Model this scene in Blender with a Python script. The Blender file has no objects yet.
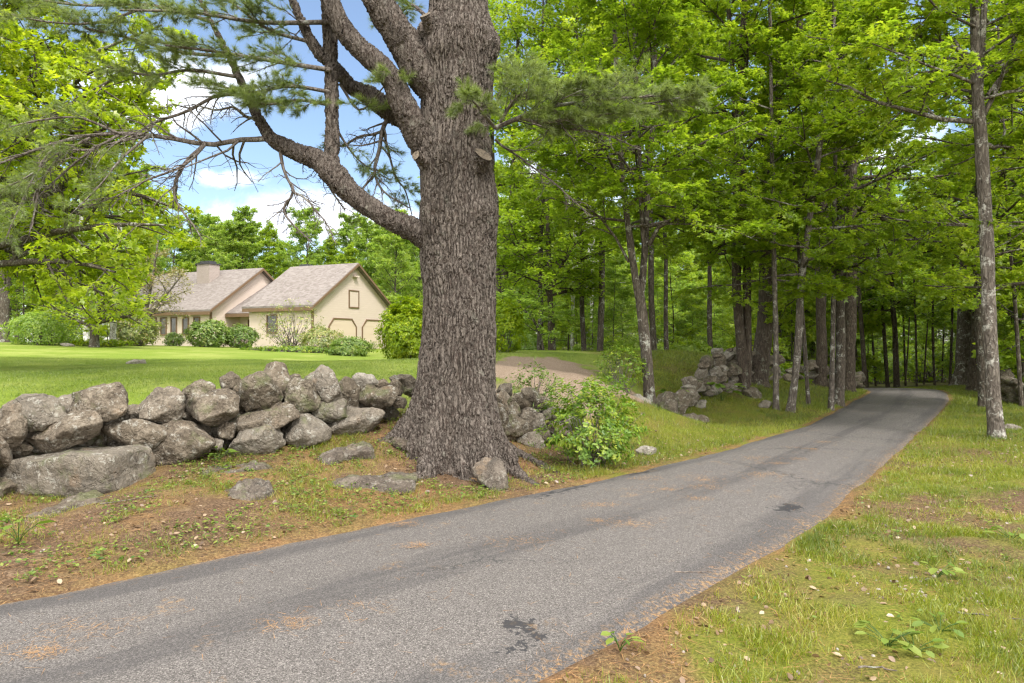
import bpy, math
import numpy as np
from math import radians, pi

sc = bpy.context.scene
COL = sc.collection
RNG = np.random.default_rng(7)

# ---------------------------------------------------------------- camera
CAMH, FPX, CX, CY = 1.75, 683.0, 512.0, 341.5
cam_d = bpy.data.cameras.new('camera')
cam_d.lens = 24.0
cam_d.sensor_width = 36.0
cam_d.clip_start = 0.05
cam_d.clip_end = 2000
cam = bpy.data.objects.new('camera', cam_d)
cam.location = (0, 0, CAMH)
cam.rotation_euler = (radians(90), 0, 0)
COL.objects.link(cam)
sc.camera = cam

# ---------------------------------------------------------------- light
SUN_DIR = np.array([0.28, -0.52, 0.81]); SUN_DIR /= np.linalg.norm(SUN_DIR)
SUN_EL = math.asin(SUN_DIR[2]); SUN_AZ = math.atan2(SUN_DIR[0], SUN_DIR[1])
sd = bpy.data.lights.new('sun', 'SUN')
sd.energy = 1.55
sd.angle = radians(11.0)
sd.color = (1.0, 0.95, 0.89)
sun = bpy.data.objects.new('sun', sd)
from mathutils import Vector
sun.rotation_euler = Vector(SUN_DIR).to_track_quat('Z', 'Y').to_euler()
sun.location = tuple(SUN_DIR * 100)
COL.objects.link(sun)

SKY_STRENGTH = 0.075
sc.view_settings.view_transform = 'Standard'
sc.view_settings.look = 'None'
sc.view_settings.exposure = 1.58
sc.view_settings.gamma = 1.0
sc.view_settings.use_curve_mapping = False
cy = sc.cycles
cy.max_bounces = 9
cy.diffuse_bounces = 6
cy.glossy_bounces = 2
cy.transmission_bounces = 5
cy.transparent_max_bounces = 4
cy.caustics_reflective = False
cy.caustics_refractive = False
cy.use_adaptive_sampling = True
cy.adaptive_threshold = 0.02
cy.use_denoising = True
try:
    cy.denoiser = 'OPENIMAGEDENOISE'
    cy.denoising_input_passes = 'RGB_ALBEDO_NORMAL'
    cy.denoising_prefilter = 'ACCURATE'
except Exception:
    pass
sc.render.use_persistent_data = False
cy.pixel_filter_type = 'BLACKMAN_HARRIS'
cy.filter_width = 1.3


# ================================================================ shader helper
class G:
    def __init__(self, name, tree=None):
        if tree is None:
            self.mat = bpy.data.materials.new(name)
            self.mat.use_nodes = True
            tree = self.mat.node_tree
        self.t = tree
        self.t.nodes.clear()

    def n(self, typ, **kw):
        nd = self.t.nodes.new(typ)
        for k, v in kw.items():
            setattr(nd, k, v)
        return nd

    def set(self, sock, v):
        if isinstance(v, bpy.types.NodeSocket):
            self.t.links.new(v, sock)
        elif v is not None:
            if isinstance(v, (tuple, list)) and len(v) == 3 and sock.type == 'RGBA':
                v = (*v, 1)
            sock.default_value = v

    def coord(self, what='Object'):
        return self.n('ShaderNodeTexCoord').outputs[what]

    def mapv(self, vec, scale=(1, 1, 1), loc=(0, 0, 0), rot=(0, 0, 0)):
        m = self.n('ShaderNodeMapping')
        self.set(m.inputs['Vector'], vec)
        m.inputs['Scale'].default_value = scale
        self.set(m.inputs['Location'], loc)
        m.inputs['Rotation'].default_value = rot
        return m.outputs[0]

    def noise(self, vec, scale=5, detail=4, rough=0.55, dist=0.0, out='Fac'):
        m = self.n('ShaderNodeTexNoise')
        self.set(m.inputs['Vector'], vec)
        m.inputs['Scale'].default_value = scale
        m.inputs['Detail'].default_value = detail
        m.inputs['Roughness'].default_value = rough
        m.inputs['Distortion'].default_value = dist
        return m.outputs[out]

    def voro(self, vec, scale=5, feature='F1', out='Distance', rand=1.0):
        m = self.n('ShaderNodeTexVoronoi', feature=feature)
        self.set(m.inputs['Vector'], vec)
        m.inputs['Scale'].default_value = scale
        m.inputs['Randomness'].default_value = rand
        return m.outputs[out]

    def math(self, op, a, b=None, clamp=False):
        m = self.n('ShaderNodeMath', operation=op, use_clamp=clamp)
        self.set(m.inputs[0], a)
        if b is not None:
            self.set(m.inputs[1], b)
        return m.outputs[0]

    def vmath(self, op, a, b=None, out=0):
        m = self.n('ShaderNodeVectorMath', operation=op)
        self.set(m.inputs[0], a)
        if b is not None:
            if op == 'SCALE':
                self.set(m.inputs['Scale'], b)
            else:
                self.set(m.inputs[1], b)
        return m.outputs[out]

    def ramp(self, fac, stops, interp='LINEAR'):
        m = self.n('ShaderNodeValToRGB')
        m.color_ramp.interpolation = interp
        el = m.color_ramp.elements
        while len(el) > 1:
            el.remove(el[-1])
        for i, (p, c) in enumerate(stops):
            e = el[0] if i == 0 else el.new(p)
            e.position = p
            if not isinstance(c, (tuple, list)):
                c = (c, c, c)
            e.color = (*c[:3], 1)
        self.set(m.inputs[0], fac)
        return m.outputs[0]

    def step(self, v, a, b):
        m = self.n('ShaderNodeMapRange', interpolation_type='SMOOTHSTEP')
        self.set(m.inputs[0], v)
        m.inputs[1].default_value = a
        m.inputs[2].default_value = b
        return m.outputs[0]

    def mix(self, fac, a, b, mode='MIX'):
        m = self.n('ShaderNodeMix', data_type='RGBA', blend_type=mode)
        self.set(m.inputs[0], fac)
        self.set(m.inputs[6], a)
        self.set(m.inputs[7], b)
        return m.outputs[2]

    def attr(self, name, out='Fac'):
        return self.n('ShaderNodeAttribute', attribute_name=name).outputs[out]

    def bump(self, h, strength=0.5, dist=0.02, normal=None):
        m = self.n('ShaderNodeBump')
        m.inputs['Strength'].default_value = strength
        m.inputs['Distance'].default_value = dist
        self.set(m.inputs['Height'], h)
        if normal is not None:
            self.set(m.inputs['Normal'], normal)
        return m.outputs[0]

    def out(self, surf, disp=None):
        o = self.n('ShaderNodeOutputMaterial')
        self.t.links.new(surf, o.inputs['Surface'])
        if disp is not None:
            self.t.links.new(disp, o.inputs['Displacement'])
        return self.mat

    def pbr(self, color, rough=0.8, normal=None, spec=0.3, disp=None):
        p = self.n('ShaderNodeBsdfPrincipled')
        self.set(p.inputs['Base Color'], color)
        self.set(p.inputs['Roughness'], rough)
        p.inputs['Specular IOR Level'].default_value = spec
        if normal is not None:
            self.set(p.inputs['Normal'], normal)
        return self.out(p.outputs[0], disp)


# ---------------------------------------------------------------- world: Nishita sky with cumulus
world = bpy.data.worlds.new('World')
sc.world = world
world.use_nodes = True
g = G('world', world.node_tree)
sky = g.n('ShaderNodeTexSky', sky_type='NISHITA')
sky.sun_disc = False
sky.sun_elevation = SUN_EL
sky.sun_rotation = SUN_AZ
sky.air_density = 1.0
sky.dust_density = 0.6
sky.ozone_density = 1.6
vec = g.coord('Generated')
sep = g.n('ShaderNodeSeparateXYZ'); g.set(sep.inputs[0], vec)
X, Y, Z = sep.outputs
yy = g.math('MAXIMUM', Y, 0.08)
u = g.math('DIVIDE', X, yy)
v = g.math('DIVIDE', Z, yy)
warp = g.noise(vec, 10.0, 8, 0.62, 0.5)
warp2 = g.noise(vec, 3.2, 3, 0.5)
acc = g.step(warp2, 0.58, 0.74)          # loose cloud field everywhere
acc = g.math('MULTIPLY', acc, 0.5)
over = g.math('MAXIMUM', g.step(Z, .50, .66), g.step(g.math('MULTIPLY', Y, -1.0), -.15, .15))   # unseen thick cloud overhead and behind, added as soft fill light
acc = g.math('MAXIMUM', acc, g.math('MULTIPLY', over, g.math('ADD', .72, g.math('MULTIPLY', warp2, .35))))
for (px, py, rx, ry, w) in [(165, 92, 78, 34, 1.25), (110, 75, 60, 25, .9), (225, 178, 38, 11, .8), (300, 218, 90, 26, 1.0),
                            (390, 235, 70, 30, 1.0), (560, 165, 90, 80, .8), (900, 150, 60, 30, .8), (700, 60, 60, 30, .5)]:
    du = g.math('DIVIDE', g.math('SUBTRACT', u, (px - 512) / 683), rx / 683)
    dv = g.math('DIVIDE', g.math('SUBTRACT', v, (341.5 - py) / 683), ry / 683)
    r2 = g.math('ADD', g.math('MULTIPLY', du, du), g.math('MULTIPLY', dv, dv))
    acc = g.math('MAXIMUM', acc, g.math('MULTIPLY', g.math('POWER', 2.718, g.math('MULTIPLY', r2, -0.7)), w))
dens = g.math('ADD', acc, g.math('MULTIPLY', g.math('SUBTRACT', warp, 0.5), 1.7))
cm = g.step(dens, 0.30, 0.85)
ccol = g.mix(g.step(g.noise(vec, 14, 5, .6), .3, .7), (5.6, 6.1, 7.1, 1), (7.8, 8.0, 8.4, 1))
ccol = g.mix(over, ccol, g.mix(warp2, (13.5, 13.3, 13.0, 1), (20.0, 19.6, 19.0, 1)))  # added out-of-view cloud made brighter than the visible clouds, for fill
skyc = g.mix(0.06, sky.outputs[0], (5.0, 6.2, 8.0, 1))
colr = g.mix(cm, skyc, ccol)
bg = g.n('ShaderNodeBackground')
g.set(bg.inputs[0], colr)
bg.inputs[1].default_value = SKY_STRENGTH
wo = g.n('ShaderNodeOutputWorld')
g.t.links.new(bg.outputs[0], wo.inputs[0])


# ================================================================ geometry helpers
def nrm(a):
    return a / np.maximum(np.linalg.norm(a, axis=-1, keepdims=True), 1e-9)


def P(px, py, d):
    return np.array([(px - CX) / FPX * d, d, CAMH + (CY - py) / FPX * d])


def _hash(ix, iy, iz, seed):
    h = (ix * 374761393 + iy * 668265263 + iz * 2147483647 + seed * 974634777).astype(np.int64)
    h = (h ^ (h >> 13)) * 1274126177
    h = h ^ (h >> 16)
    return (h & 0xffff).astype(np.float64) / 65535.0


def vnoise(p, seed=0):
    p = np.asarray(p, float)
    if p.shape[-1] == 2:
        p = np.concatenate([p, np.zeros(p.shape[:-1] + (1,))], -1)
    i = np.floor(p).astype(np.int64)
    f = p - i
    f = f * f * (3 - 2 * f)
    r = 0
    for dx in (0, 1):
        for dy in (0, 1):
            for dz in (0, 1):
                w = (f[..., 0] if dx else 1 - f[..., 0]) * (f[..., 1] if dy else 1 - f[..., 1]) * (f[..., 2] if dz else 1 - f[..., 2])
                r = r + w * _hash(i[..., 0] + dx, i[..., 1] + dy, i[..., 2] + dz, seed)
    return r * 2 - 1


def fbm(p, oct=4, seed=0, gain=0.5):
    p = np.asarray(p, float)
    a, r = 1.0, 0
    for o in range(oct):
        r = r + a * vnoise(p * 2 ** o + 17.3 * o, seed + o)
        a *= gain
    return r


def sstep(x, a, b):
    t = np.clip((x - a) / (b - a), 0, 1)
    return t * t * (3 - 2 * t)


class MB:
    """collects vertex blocks and polygons of any size, builds one mesh"""
    def __init__(self):
        self.v, self.f, self.a, self.n = [], [], [], 0

    def add(self, verts, faces, val=None):
        verts = np.asarray(verts, float).reshape(-1, 3)
        faces = np.asarray(faces, np.int64)
        if faces.ndim == 1:
            faces = faces[None]
        self.v.append(verts)
        self.f.append(faces + self.n)
        self.a.append(np.zeros(len(faces)) if val is None else np.broadcast_to(np.asarray(val, float), (len(faces),)))
        self.n += len(verts)

    def mesh(self, name, mat, smooth=True):
        me = bpy.data.meshes.new(name)
        v = np.concatenate(self.v)
        me.vertices.add(len(v))
        me.vertices.foreach_set('co', v.astype(np.float32).ravel())
        tot = np.concatenate([np.full(len(f), f.shape[1]) for f in self.f])
        lv = np.concatenate([f.ravel() for f in self.f])
        me.loops.add(len(lv))
        me.loops.foreach_set('vertex_index', lv.astype(np.int32))
        st = np.concatenate([[0], np.cumsum(tot)[:-1]])
        me.polygons.add(len(tot))
        me.polygons.foreach_set('loop_start', st.astype(np.int32))
        me.polygons.foreach_set('loop_total', tot.astype(np.int32))
        me.polygons.foreach_set('use_smooth', np.full(len(tot), smooth))
        at = me.attributes.new('v', 'FLOAT', 'FACE')
        at.data.foreach_set('value', np.concatenate(self.a).astype(np.float32))
        if mat:
            me.materials.append(mat)
        me.update(calc_edges=True)
        return me

    def build(self, name, mat, parent=None, smooth=True):
        return link(name, self.mesh(name, mat, smooth), parent)


def link(name, data, parent=None, loc=None):
    o = bpy.data.objects.new(name, data)
    COL.objects.link(o)
    if parent is not None:
        o.parent = parent
        o.matrix_parent_inverse.identity()
    if loc is not None:
        o.location = tuple(loc)
    return o


def tag(o, label=None, cat=None, group=None, kind=None):
    if label: o['label'] = label
    if cat: o['category'] = cat
    if group: o['group'] = group
    if kind: o['kind'] = kind
    return o


def thing(name, loc, label, cat, group=None):
    o = link(name, None, None, loc)
    o.empty_display_size = 0.2
    return tag(o, label, cat, group)


def dup(root, loc, rz, scale, label, group=None):
    r = root.copy(); COL.objects.link(r)
    r.location = tuple(loc); r.rotation_euler = (0, 0, rz); r.scale = (scale,) * 3 if np.isscalar(scale) else scale
    if label: r['label'] = label
    if group: r['group'] = group
    for ch in list(root.children):
        c = ch.copy(); COL.objects.link(c); c.parent = r
        for gch in ch.children:
            d = gch.copy(); COL.objects.link(d); d.parent = c
    return r


def tubes(mb, pts, rad, sides, val=0.0):
    """pts (T,n,3), rad (T,n)"""
    pts = np.asarray(pts, float); rad = np.asarray(rad, float)
    if pts.ndim == 2:
        pts, rad = pts[None], rad[None]
    T, n, _ = pts.shape
    if T == 0:
        return
    t = nrm(np.gradient(pts, axis=1))
    main = nrm(pts[:, -1] - pts[:, 0])
    ref = np.where(np.abs(main[:, 2:3]) > 0.8, np.array([[1.0, 0, 0]]), np.array([[0, 0, 1.0]]))[:, None, :]
    uu = nrm(np.cross(t, np.broadcast_to(ref, t.shape)))
    vv = np.cross(t, uu)
    a = np.arange(sides) / sides * 2 * pi
    ring = pts[:, :, None] + rad[:, :, None, None] * (uu[:, :, None] * np.cos(a)[None, None, :, None] + vv[:, :, None] * np.sin(a)[None, None, :, None])
    base = (np.arange(T) * n * sides)[:, None, None]
    i = (np.arange(n - 1) * sides)[None, :, None]
    j = np.arange(sides)[None, None, :]
    j2 = (j + 1) % sides
    q = np.stack([base + i + j, base + i + j2, base + i + sides + j2, base + i + sides + j], -1).reshape(-1, 4)
    mb.add(ring, q, val)


def smooth_path(pts, n):
    """Catmull-Rom resample of a polyline with k columns"""
    p = np.asarray(pts, float)
    p = np.vstack([2 * p[0] - p[1], p, 2 * p[-1] - p[-2]])
    m = len(p) - 3
    s = np.linspace(0, m - 1e-6, n)
    i = s.astype(int); f = (s - i)[:, None]
    a, b, c, d = p[i], p[i + 1], p[i + 2], p[i + 3]
    return 0.5 * (2 * b + (c - a) * f + (2 * a - 5 * b + 4 * c - d) * f ** 2 + (3 * b - a - 3 * c + d) * f ** 3)


# ---- leaf scattering
KITE = (np.array([[0, 0, 0], [.34, .42, .05], [0, 1, -.06], [-.34, .42, .05]]), np.array([[0, 1, 2, 3]]))
OVAL = (np.array([[0, 0, 0], [.2, .3, .03], [.2, .7, .02], [0, 1, -.08], [-.2, .7, .02], [-.2, .3, .03]]), np.array([[0, 1, 2, 3], [0, 3, 4, 5]]))


def _maple():
    vs, fs = [], []
    for k, (an, ln) in enumerate([(0, 1.0), (62, .82), (-62, .82)]):
        a = radians(an)
        base = np.array([[0, 0, 0], [.24, .45, .03], [0, 1, -.07], [-.24, .45, .03]]) * np.array([1, ln, 1])
        R = np.array([[math.cos(a), -math.sin(a), 0], [math.sin(a), math.cos(a), 0], [0, 0, 1]])
        vs.append(base @ R.T); fs.append([4 * k, 4 * k + 1, 4 * k + 2, 4 * k + 3])
    return np.vstack(vs), np.array(fs)


MAPLE = _maple()
BLADE = (np.array([[-.5, 0, 0], [.5, 0, 0], [0, 1, 0.0]]), np.array([[0, 1, 2]]))
BLADE3 = (np.array([[-.5, 0, 0], [.5, 0, 0], [.36, .55, .1], [-.36, .55, .1], [0, 1, .38]]), None)


def leaves(mb, pos, nor, dire, size, templ, val, width=1.0):
    tv, tf = templ
    N = len(pos)
    if N == 0:
        return
    y = nrm(dire)
    x = nrm(np.cross(y, nor))
    z = np.cross(x, y)
    size = np.broadcast_to(size, (N,))[:, None, None]
    w = np.broadcast_to(width, (N,))[:, None, None]
    vv = pos[:, None] + size * (x[:, None] * tv[None, :, 0:1] * w + y[:, None] * tv[None, :, 1:2] + z[:, None] * tv[None, :, 2:3])
    k = len(tv)
    ff = (np.arange(N) * k)[:, None, None] + tf[None]
    mb.add(vv.reshape(-1, 3), ff.reshape(-1, tf.shape[1]), np.repeat(np.broadcast_to(val, (N,)), len(tf)))


# ---- vectorised branching
def spawn(rng, par, prad, n, smin, smax, lfrac, ang, zb, k=4, droop=0.0, rratio=0.55, jit=0.12, lmin=0.15, zj=0.0):
    """children of (Pn,k0,3) parents -> (Pn*n,k,3)"""
    Pn, k0, _ = par.shape
    plen = np.linalg.norm(np.diff(par, axis=1), axis=2).sum(1)
    s = smin + (smax - smin) * (np.arange(n)[None] + rng.random((Pn, n))) / n
    x = s * (k0 - 1)
    i = np.clip(x.astype(int), 0, k0 - 2)
    f = (x - i)[..., None]
    rows = np.arange(Pn)[:, None]
    a, b = par[rows, i], par[rows, i + 1]
    p0 = a + (b - a) * f
    t = nrm(b - a)
    r0 = prad[rows, i] * (1 - f[..., 0]) + prad[rows, i + 1] * f[..., 0]
    side = nrm(np.cross(t, np.array([0, 0, 1.0])) + 1e-4)
    sg = np.where((np.arange(n)[None] + rng.integers(0, 2, (Pn, 1))) % 2 == 0, 1.0, -1.0)[..., None]
    aa = np.radians(ang + rng.normal(0, 12, (Pn, n)))[..., None]
    d = np.cos(aa) * t + np.sin(aa) * sg * side
    d[..., 2] += zb + rng.normal(0, jit * 1.4 + zj, (Pn, n))
    d = nrm(d)
    L = plen[:, None] * lfrac * (1.15 - s * 0.75) * rng.uniform(.75, 1.25, (Pn, n))
    L = np.maximum(L, lmin)
    pts = [p0]
    cur = d
    for q in range(k - 1):
        cur = nrm(cur + rng.normal(0, jit, cur.shape) + np.array([0, 0, -droop]))
        pts.append(pts[-1] + cur * (L / (k - 1))[..., None])
    pts = np.stack(pts, 2).reshape(Pn * n, k, 3)
    tap = np.linspace(1, 0.25, k)
    rad = (r0 * rratio).reshape(-1, 1) * tap[None]
    return pts, np.maximum(rad, 0.0025)


def primaries(rng, tp, tr, n, s0, s1, len_fn, pitch, k=6, droop=0.0, az0=None, jit=0.13, rmul=0.5, spread=None):
    """n boughs from one trunk path tp (m,3)"""
    m = len(tp)
    s = s0 + (s1 - s0) * (np.arange(n) + rng.random(n) * .8) / n
    x = s * (m - 1)
    i = np.clip(x.astype(int), 0, m - 2); f = (x - i)[:, None]
    p0 = tp[i] + (tp[i + 1] - tp[i]) * f
    r0 = tr[i] * (1 - f[:, 0]) + tr[i + 1] * f[:, 0]
    az = (rng.random() * 2 * pi if az0 is None else az0) + np.arange(n) * 2.39996 + rng.normal(0, .3, n)
    pit = np.radians(np.interp(s, [s0, s1], pitch) + rng.normal(0, 7, n))
    d = np.stack([np.cos(az) * np.cos(pit), np.sin(az) * np.cos(pit), np.sin(pit)], -1)
    L = len_fn((s - s0) / (s1 - s0)) * rng.uniform(.75, 1.2, n)
    pts = [p0]
    cur = d
    for q in range(k - 1):
        cur = nrm(cur + rng.normal(0, jit, cur.shape) + np.array([0, 0, -droop]))
        pts.append(pts[-1] + cur * (L / (k - 1))[:, None])
    pts = np.stack(pts, 1)
    rad = np.maximum(np.minimum(r0 * rmul, L * 0.022 + .006), .006)[:, None] * np.linspace(1, .3, k)[None]
    return pts, rad


def twig_leaves(rng, mb, tw, per, size, templ, flat=0.45, off=0.05, vshift=0.0, droop=0.25):
    T, k, _ = tw.shape
    s = rng.random((T, per)) * 0.98 + 0.04
    x = np.clip(s, 0, .999) * (k - 1)
    i = x.astype(int); f = (x - i)[..., None]
    rows = np.arange(T)[:, None]
    a, b = tw[rows, i], tw[rows, i + 1]
    p = (a + (b - a) * f).reshape(-1, 3)
    t = nrm(b - a).reshape(-1, 3)
    N = len(p)
    side = nrm(np.cross(t, np.array([0, 0, 1.0])) + 1e-4)
    sg = np.where(rng.random(N) < .5, 1., -1.)[:, None]
    aa = rng.uniform(.4, 1.5, N)[:, None]
    d = np.cos(aa) * t + np.sin(aa) * sg * side
    d[:, 2] -= droop * rng.random(N)
    p = p + d * off + rng.normal(0, off * .6, p.shape)
    nor = nrm(np.array([0, 0, 1.0]) + rng.normal(0, flat, (N, 3)))
    sz = size * rng.uniform(.7, 1.25, N)
    val = np.clip(np.repeat(rng.random(T), per) * .5 + rng.random(N) * .5 + vshift, 0, 1)
    leaves(mb, p, nor, d, sz, templ, val)


# ================================================================ terrain
def edge(px, py, z):
    d = (CAMH - z) * FPX / (py - CY)
    return ((px - CX) / FPX * d, d, z)


ROAD_L = [(-30.0, -19.5, 0), (-12.0, -3.2, 0), (-7.0, 1.35, 0), edge(0, 600, 0), edge(270, 543, 0), edge(540, 490, 0), edge(620, 474, 0), edge(700, 455, -.05),
          edge(765, 437, -.09), edge(810, 423, -.12), edge(845, 405, -.15), edge(868, 391, -.15), (13.6, 29.0, -.3), (11.2, 32.6, -.8), (6, 36.5, -1.7)]
ROAD_R = [(-26.0, -23.0, 0), (-8.0, -4.8, 0), (-3.0, .45, 0), edge(550, 683, 0), edge(700, 600, 0), edge(830, 520, 0), edge(858, 492, -.03), edge(885, 468, -.05),
          edge(925, 430, -.12), edge(946, 408, -.15), edge(951, 397, -.15), edge(938, 390, -.15), (16.2, 29.8, -.35), (14.0, 34.3, -.9), (7, 41, -1.9)]
NR = 420
rl = smooth_path(ROAD_L, NR)
rr = smooth_path(ROAD_R, NR)


def cp(px, py, d):
    return tuple(P(px, py, d))


CTRL = [tuple(p) for p in rl[60::14]] + [tuple(p) for p in rr[60::14]] + [tuple(p) for p in ((rl + rr) / 2 + np.array([0, 0, .02]))[60::14]]
CTRL += [(2, 3, 0), (4, 3, .05), (6, 6, .06), (8.8, 12.4, .0), (12, 12, .12), (14, 18, -.05), (18.6, 27, -.1), (24, 27, .1), (34, 30, .5),
         (0, 0, 0), (5, 0, .1), (16, 5, .35), (30, 10, .8), (0, -20, 0), (20, -12, .4), (-20, -14, 0), (-30, 4, .7), (-20, 11, .95),
         cp(1010, 406, 22), cp(1010, 395, 26),
         cp(-200, 500, 6.6), cp(0, 497, 7.3), cp(80, 492, 7.55), cp(150, 468, 8.0), cp(230, 455, 8.5), cp(300, 445, 9.0), cp(380, 428, 9.6), cp(405, 420, 10.0),
         (-3.25, 6.1, .15), (-1.96, 7.35, .12), (-5.2, 5.6, .06), cp(500, 482, 8.5), cp(430, 470, 8.7), cp(520, 470, 9.3), cp(405, 440, 9.2),
         cp(595, 465, 9.4), cp(530, 447, 10.8), cp(640, 440, 12.5), cp(650, 413, 16), cp(700, 412, 17.2), cp(790, 406, 18), cp(830, 391, 24),
         cp(-250, 400, 9.8), cp(0, 398, 10), cp(100, 396, 10.5), cp(200, 387, 11), cp(330, 377, 13), cp(100, 365, 19), cp(300, 358, 24), cp(60, 344.5, 33), cp(0, 342.5, 33),
         cp(-160, 342, 33), cp(200, 346.5, 42), cp(340, 351, 42), cp(400, 366, 24), cp(385, 386, 12.5),
         cp(520, 355, 20), cp(600, 380, 15.5), cp(560, 371, 17.2), cp(560, 393, 13.5), cp(620, 353, 26), cp(690, 353, 28), cp(500, 396, 12.8), cp(620, 384, 17), cp(690, 363, 22),
         cp(640, 398, 15.2), cp(520, 351, 26), cp(450, 358, 24),
         (0, 45, 1.0), (0, 70, .9), (10, 45, .6), (16, 48, -1.3), (22, 60, -1.2), (32, 45, -.4), (-20, 49, 1.35), (-12, 46, 1.2), (-9, 52, 1.2), (-30, 58, 1.4), (-25, 80, 1.4),
         (-60, 70, 1.5), (-45, 35, 1.6), (60, 60, .5), (50, 20, 1), (0, 140, 0), (-120, 140, 1), (120, 140, 0), (-120, 0, 1), (120, 0, 1), (0, -120, 0), (-100, -100, 0), (100, -100, 0),
         (-250, 250, 1), (250, 250, 1), (0, 300, 0), (-250, -250, 0), (250, -250, 0)]
CTRL = np.array(CTRL, float)
MQ = 1.2


def _phi(x, y):
    d2 = (x[:, None] - CTRL[None, :, 0]) ** 2 + (y[:, None] - CTRL[None, :, 1]) ** 2
    return np.sqrt(d2 + MQ * MQ)


_A = _phi(CTRL[:, 0], CTRL[:, 1])
_n = len(CTRL)
_M = np.zeros((_n + 1, _n + 1))
_M[:_n, :_n] = _A - np.eye(_n) * 0.03
_M[:_n, _n] = 1; _M[_n, :_n] = 1
_W = np.linalg.lstsq(_M, np.concatenate([CTRL[:, 2], [0]]), rcond=1e-10)[0]


def H(x, y):
    x = np.atleast_1d(np.asarray(x, float)).ravel(); y = np.atleast_1d(np.asarray(y, float)).ravel()
    out = np.empty(len(x))
    for s in range(0, len(x), 20000):
        out[s:s + 20000] = _phi(x[s:s + 20000], y[s:s + 20000]) @ _W[:_n] + _W[_n]
    return np.clip(out, -3, 4)


def Hs(x, y):
    return float(H([x], [y])[0])


def GP(px, d, dz=0.0):
    """ground point straight below pixel column px at distance d"""
    x = (px - CX) / FPX * d
    return np.array([x, d, Hs(x, d) + dz])


rcen = (rl + rr) / 2
SDX = np.arange(-24, 30, .1); SDY = np.arange(-8, 46, .1)


def _sd_grid():
    ex = np.vstack([rl, rr[::-1]])[:, :2]
    gxx, gyy = np.meshgrid(SDX, SDY)
    x, y = gxx.ravel(), gyy.ravel()
    ins = np.zeros(len(x), bool)
    nx, ny = np.roll(ex[:, 0], -1), np.roll(ex[:, 1], -1)
    for a, b, c, d in zip(ex[:, 0], ex[:, 1], nx, ny):
        if b == d: continue
        m = (y >= min(b, d)) & (y < max(b, d))
        ins[m] ^= x[m] < a + (y[m] - b) / (d - b) * (c - a)
    pts = np.vstack([rl, rr])[:, :2]
    out = np.empty(len(x))
    for k in range(0, len(x), 20000):
        out[k:k + 20000] = np.sqrt(((x[k:k + 20000, None] - pts[None, :, 0]) ** 2 + (y[k:k + 20000, None] - pts[None, :, 1]) ** 2).min(1))
    return np.where(ins, -out, out).reshape(gxx.shape)


SDG = _sd_grid()


def road_sd(x, y):
    """signed distance to the road edge (negative inside)"""
    x = np.asarray(x, float).ravel(); y = np.asarray(y, float).ravel()
    fx = np.clip((x - SDX[0]) / .1, 0, len(SDX) - 1.001); fy = np.clip((y - SDY[0]) / .1, 0, len(SDY) - 1.001)
    i, j = fx.astype(int), fy.astype(int); fx -= i; fy -= j
    return (SDG[j, i] * (1 - fx) + SDG[j, i + 1] * fx) * (1 - fy) + (SDG[j + 1, i] * (1 - fx) + SDG[j + 1, i + 1] * fx) * fy


WALL = np.array([GP(-260, 6.6)[:2], GP(-120, 7.1)[:2], GP(0, 7.65)[:2], GP(100, 8.05)[:2], GP(230, 8.8)[:2], GP(300, 9.2)[:2], GP(380, 9.9)[:2], GP(440, 10.5)[:2], GP(530, 11.2)[:2],
                 GP(600, 12.8)[:2], GP(650, 15.2)[:2], GP(700, 18)[:2], GP(745, 20)[:2], GP(800, 24)[:2], GP(850, 29)[:2]])


def behind_wall(x, y):
    """>0 on the lawn side of the stone wall (metres in y)"""
    return y - np.interp(x, WALL[:, 0], WALL[:, 1], left=WALL[0, 1] - .5, right=60)


PINE = np.array([(459 - CX) / FPX * 9.35, 9.35])


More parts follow.
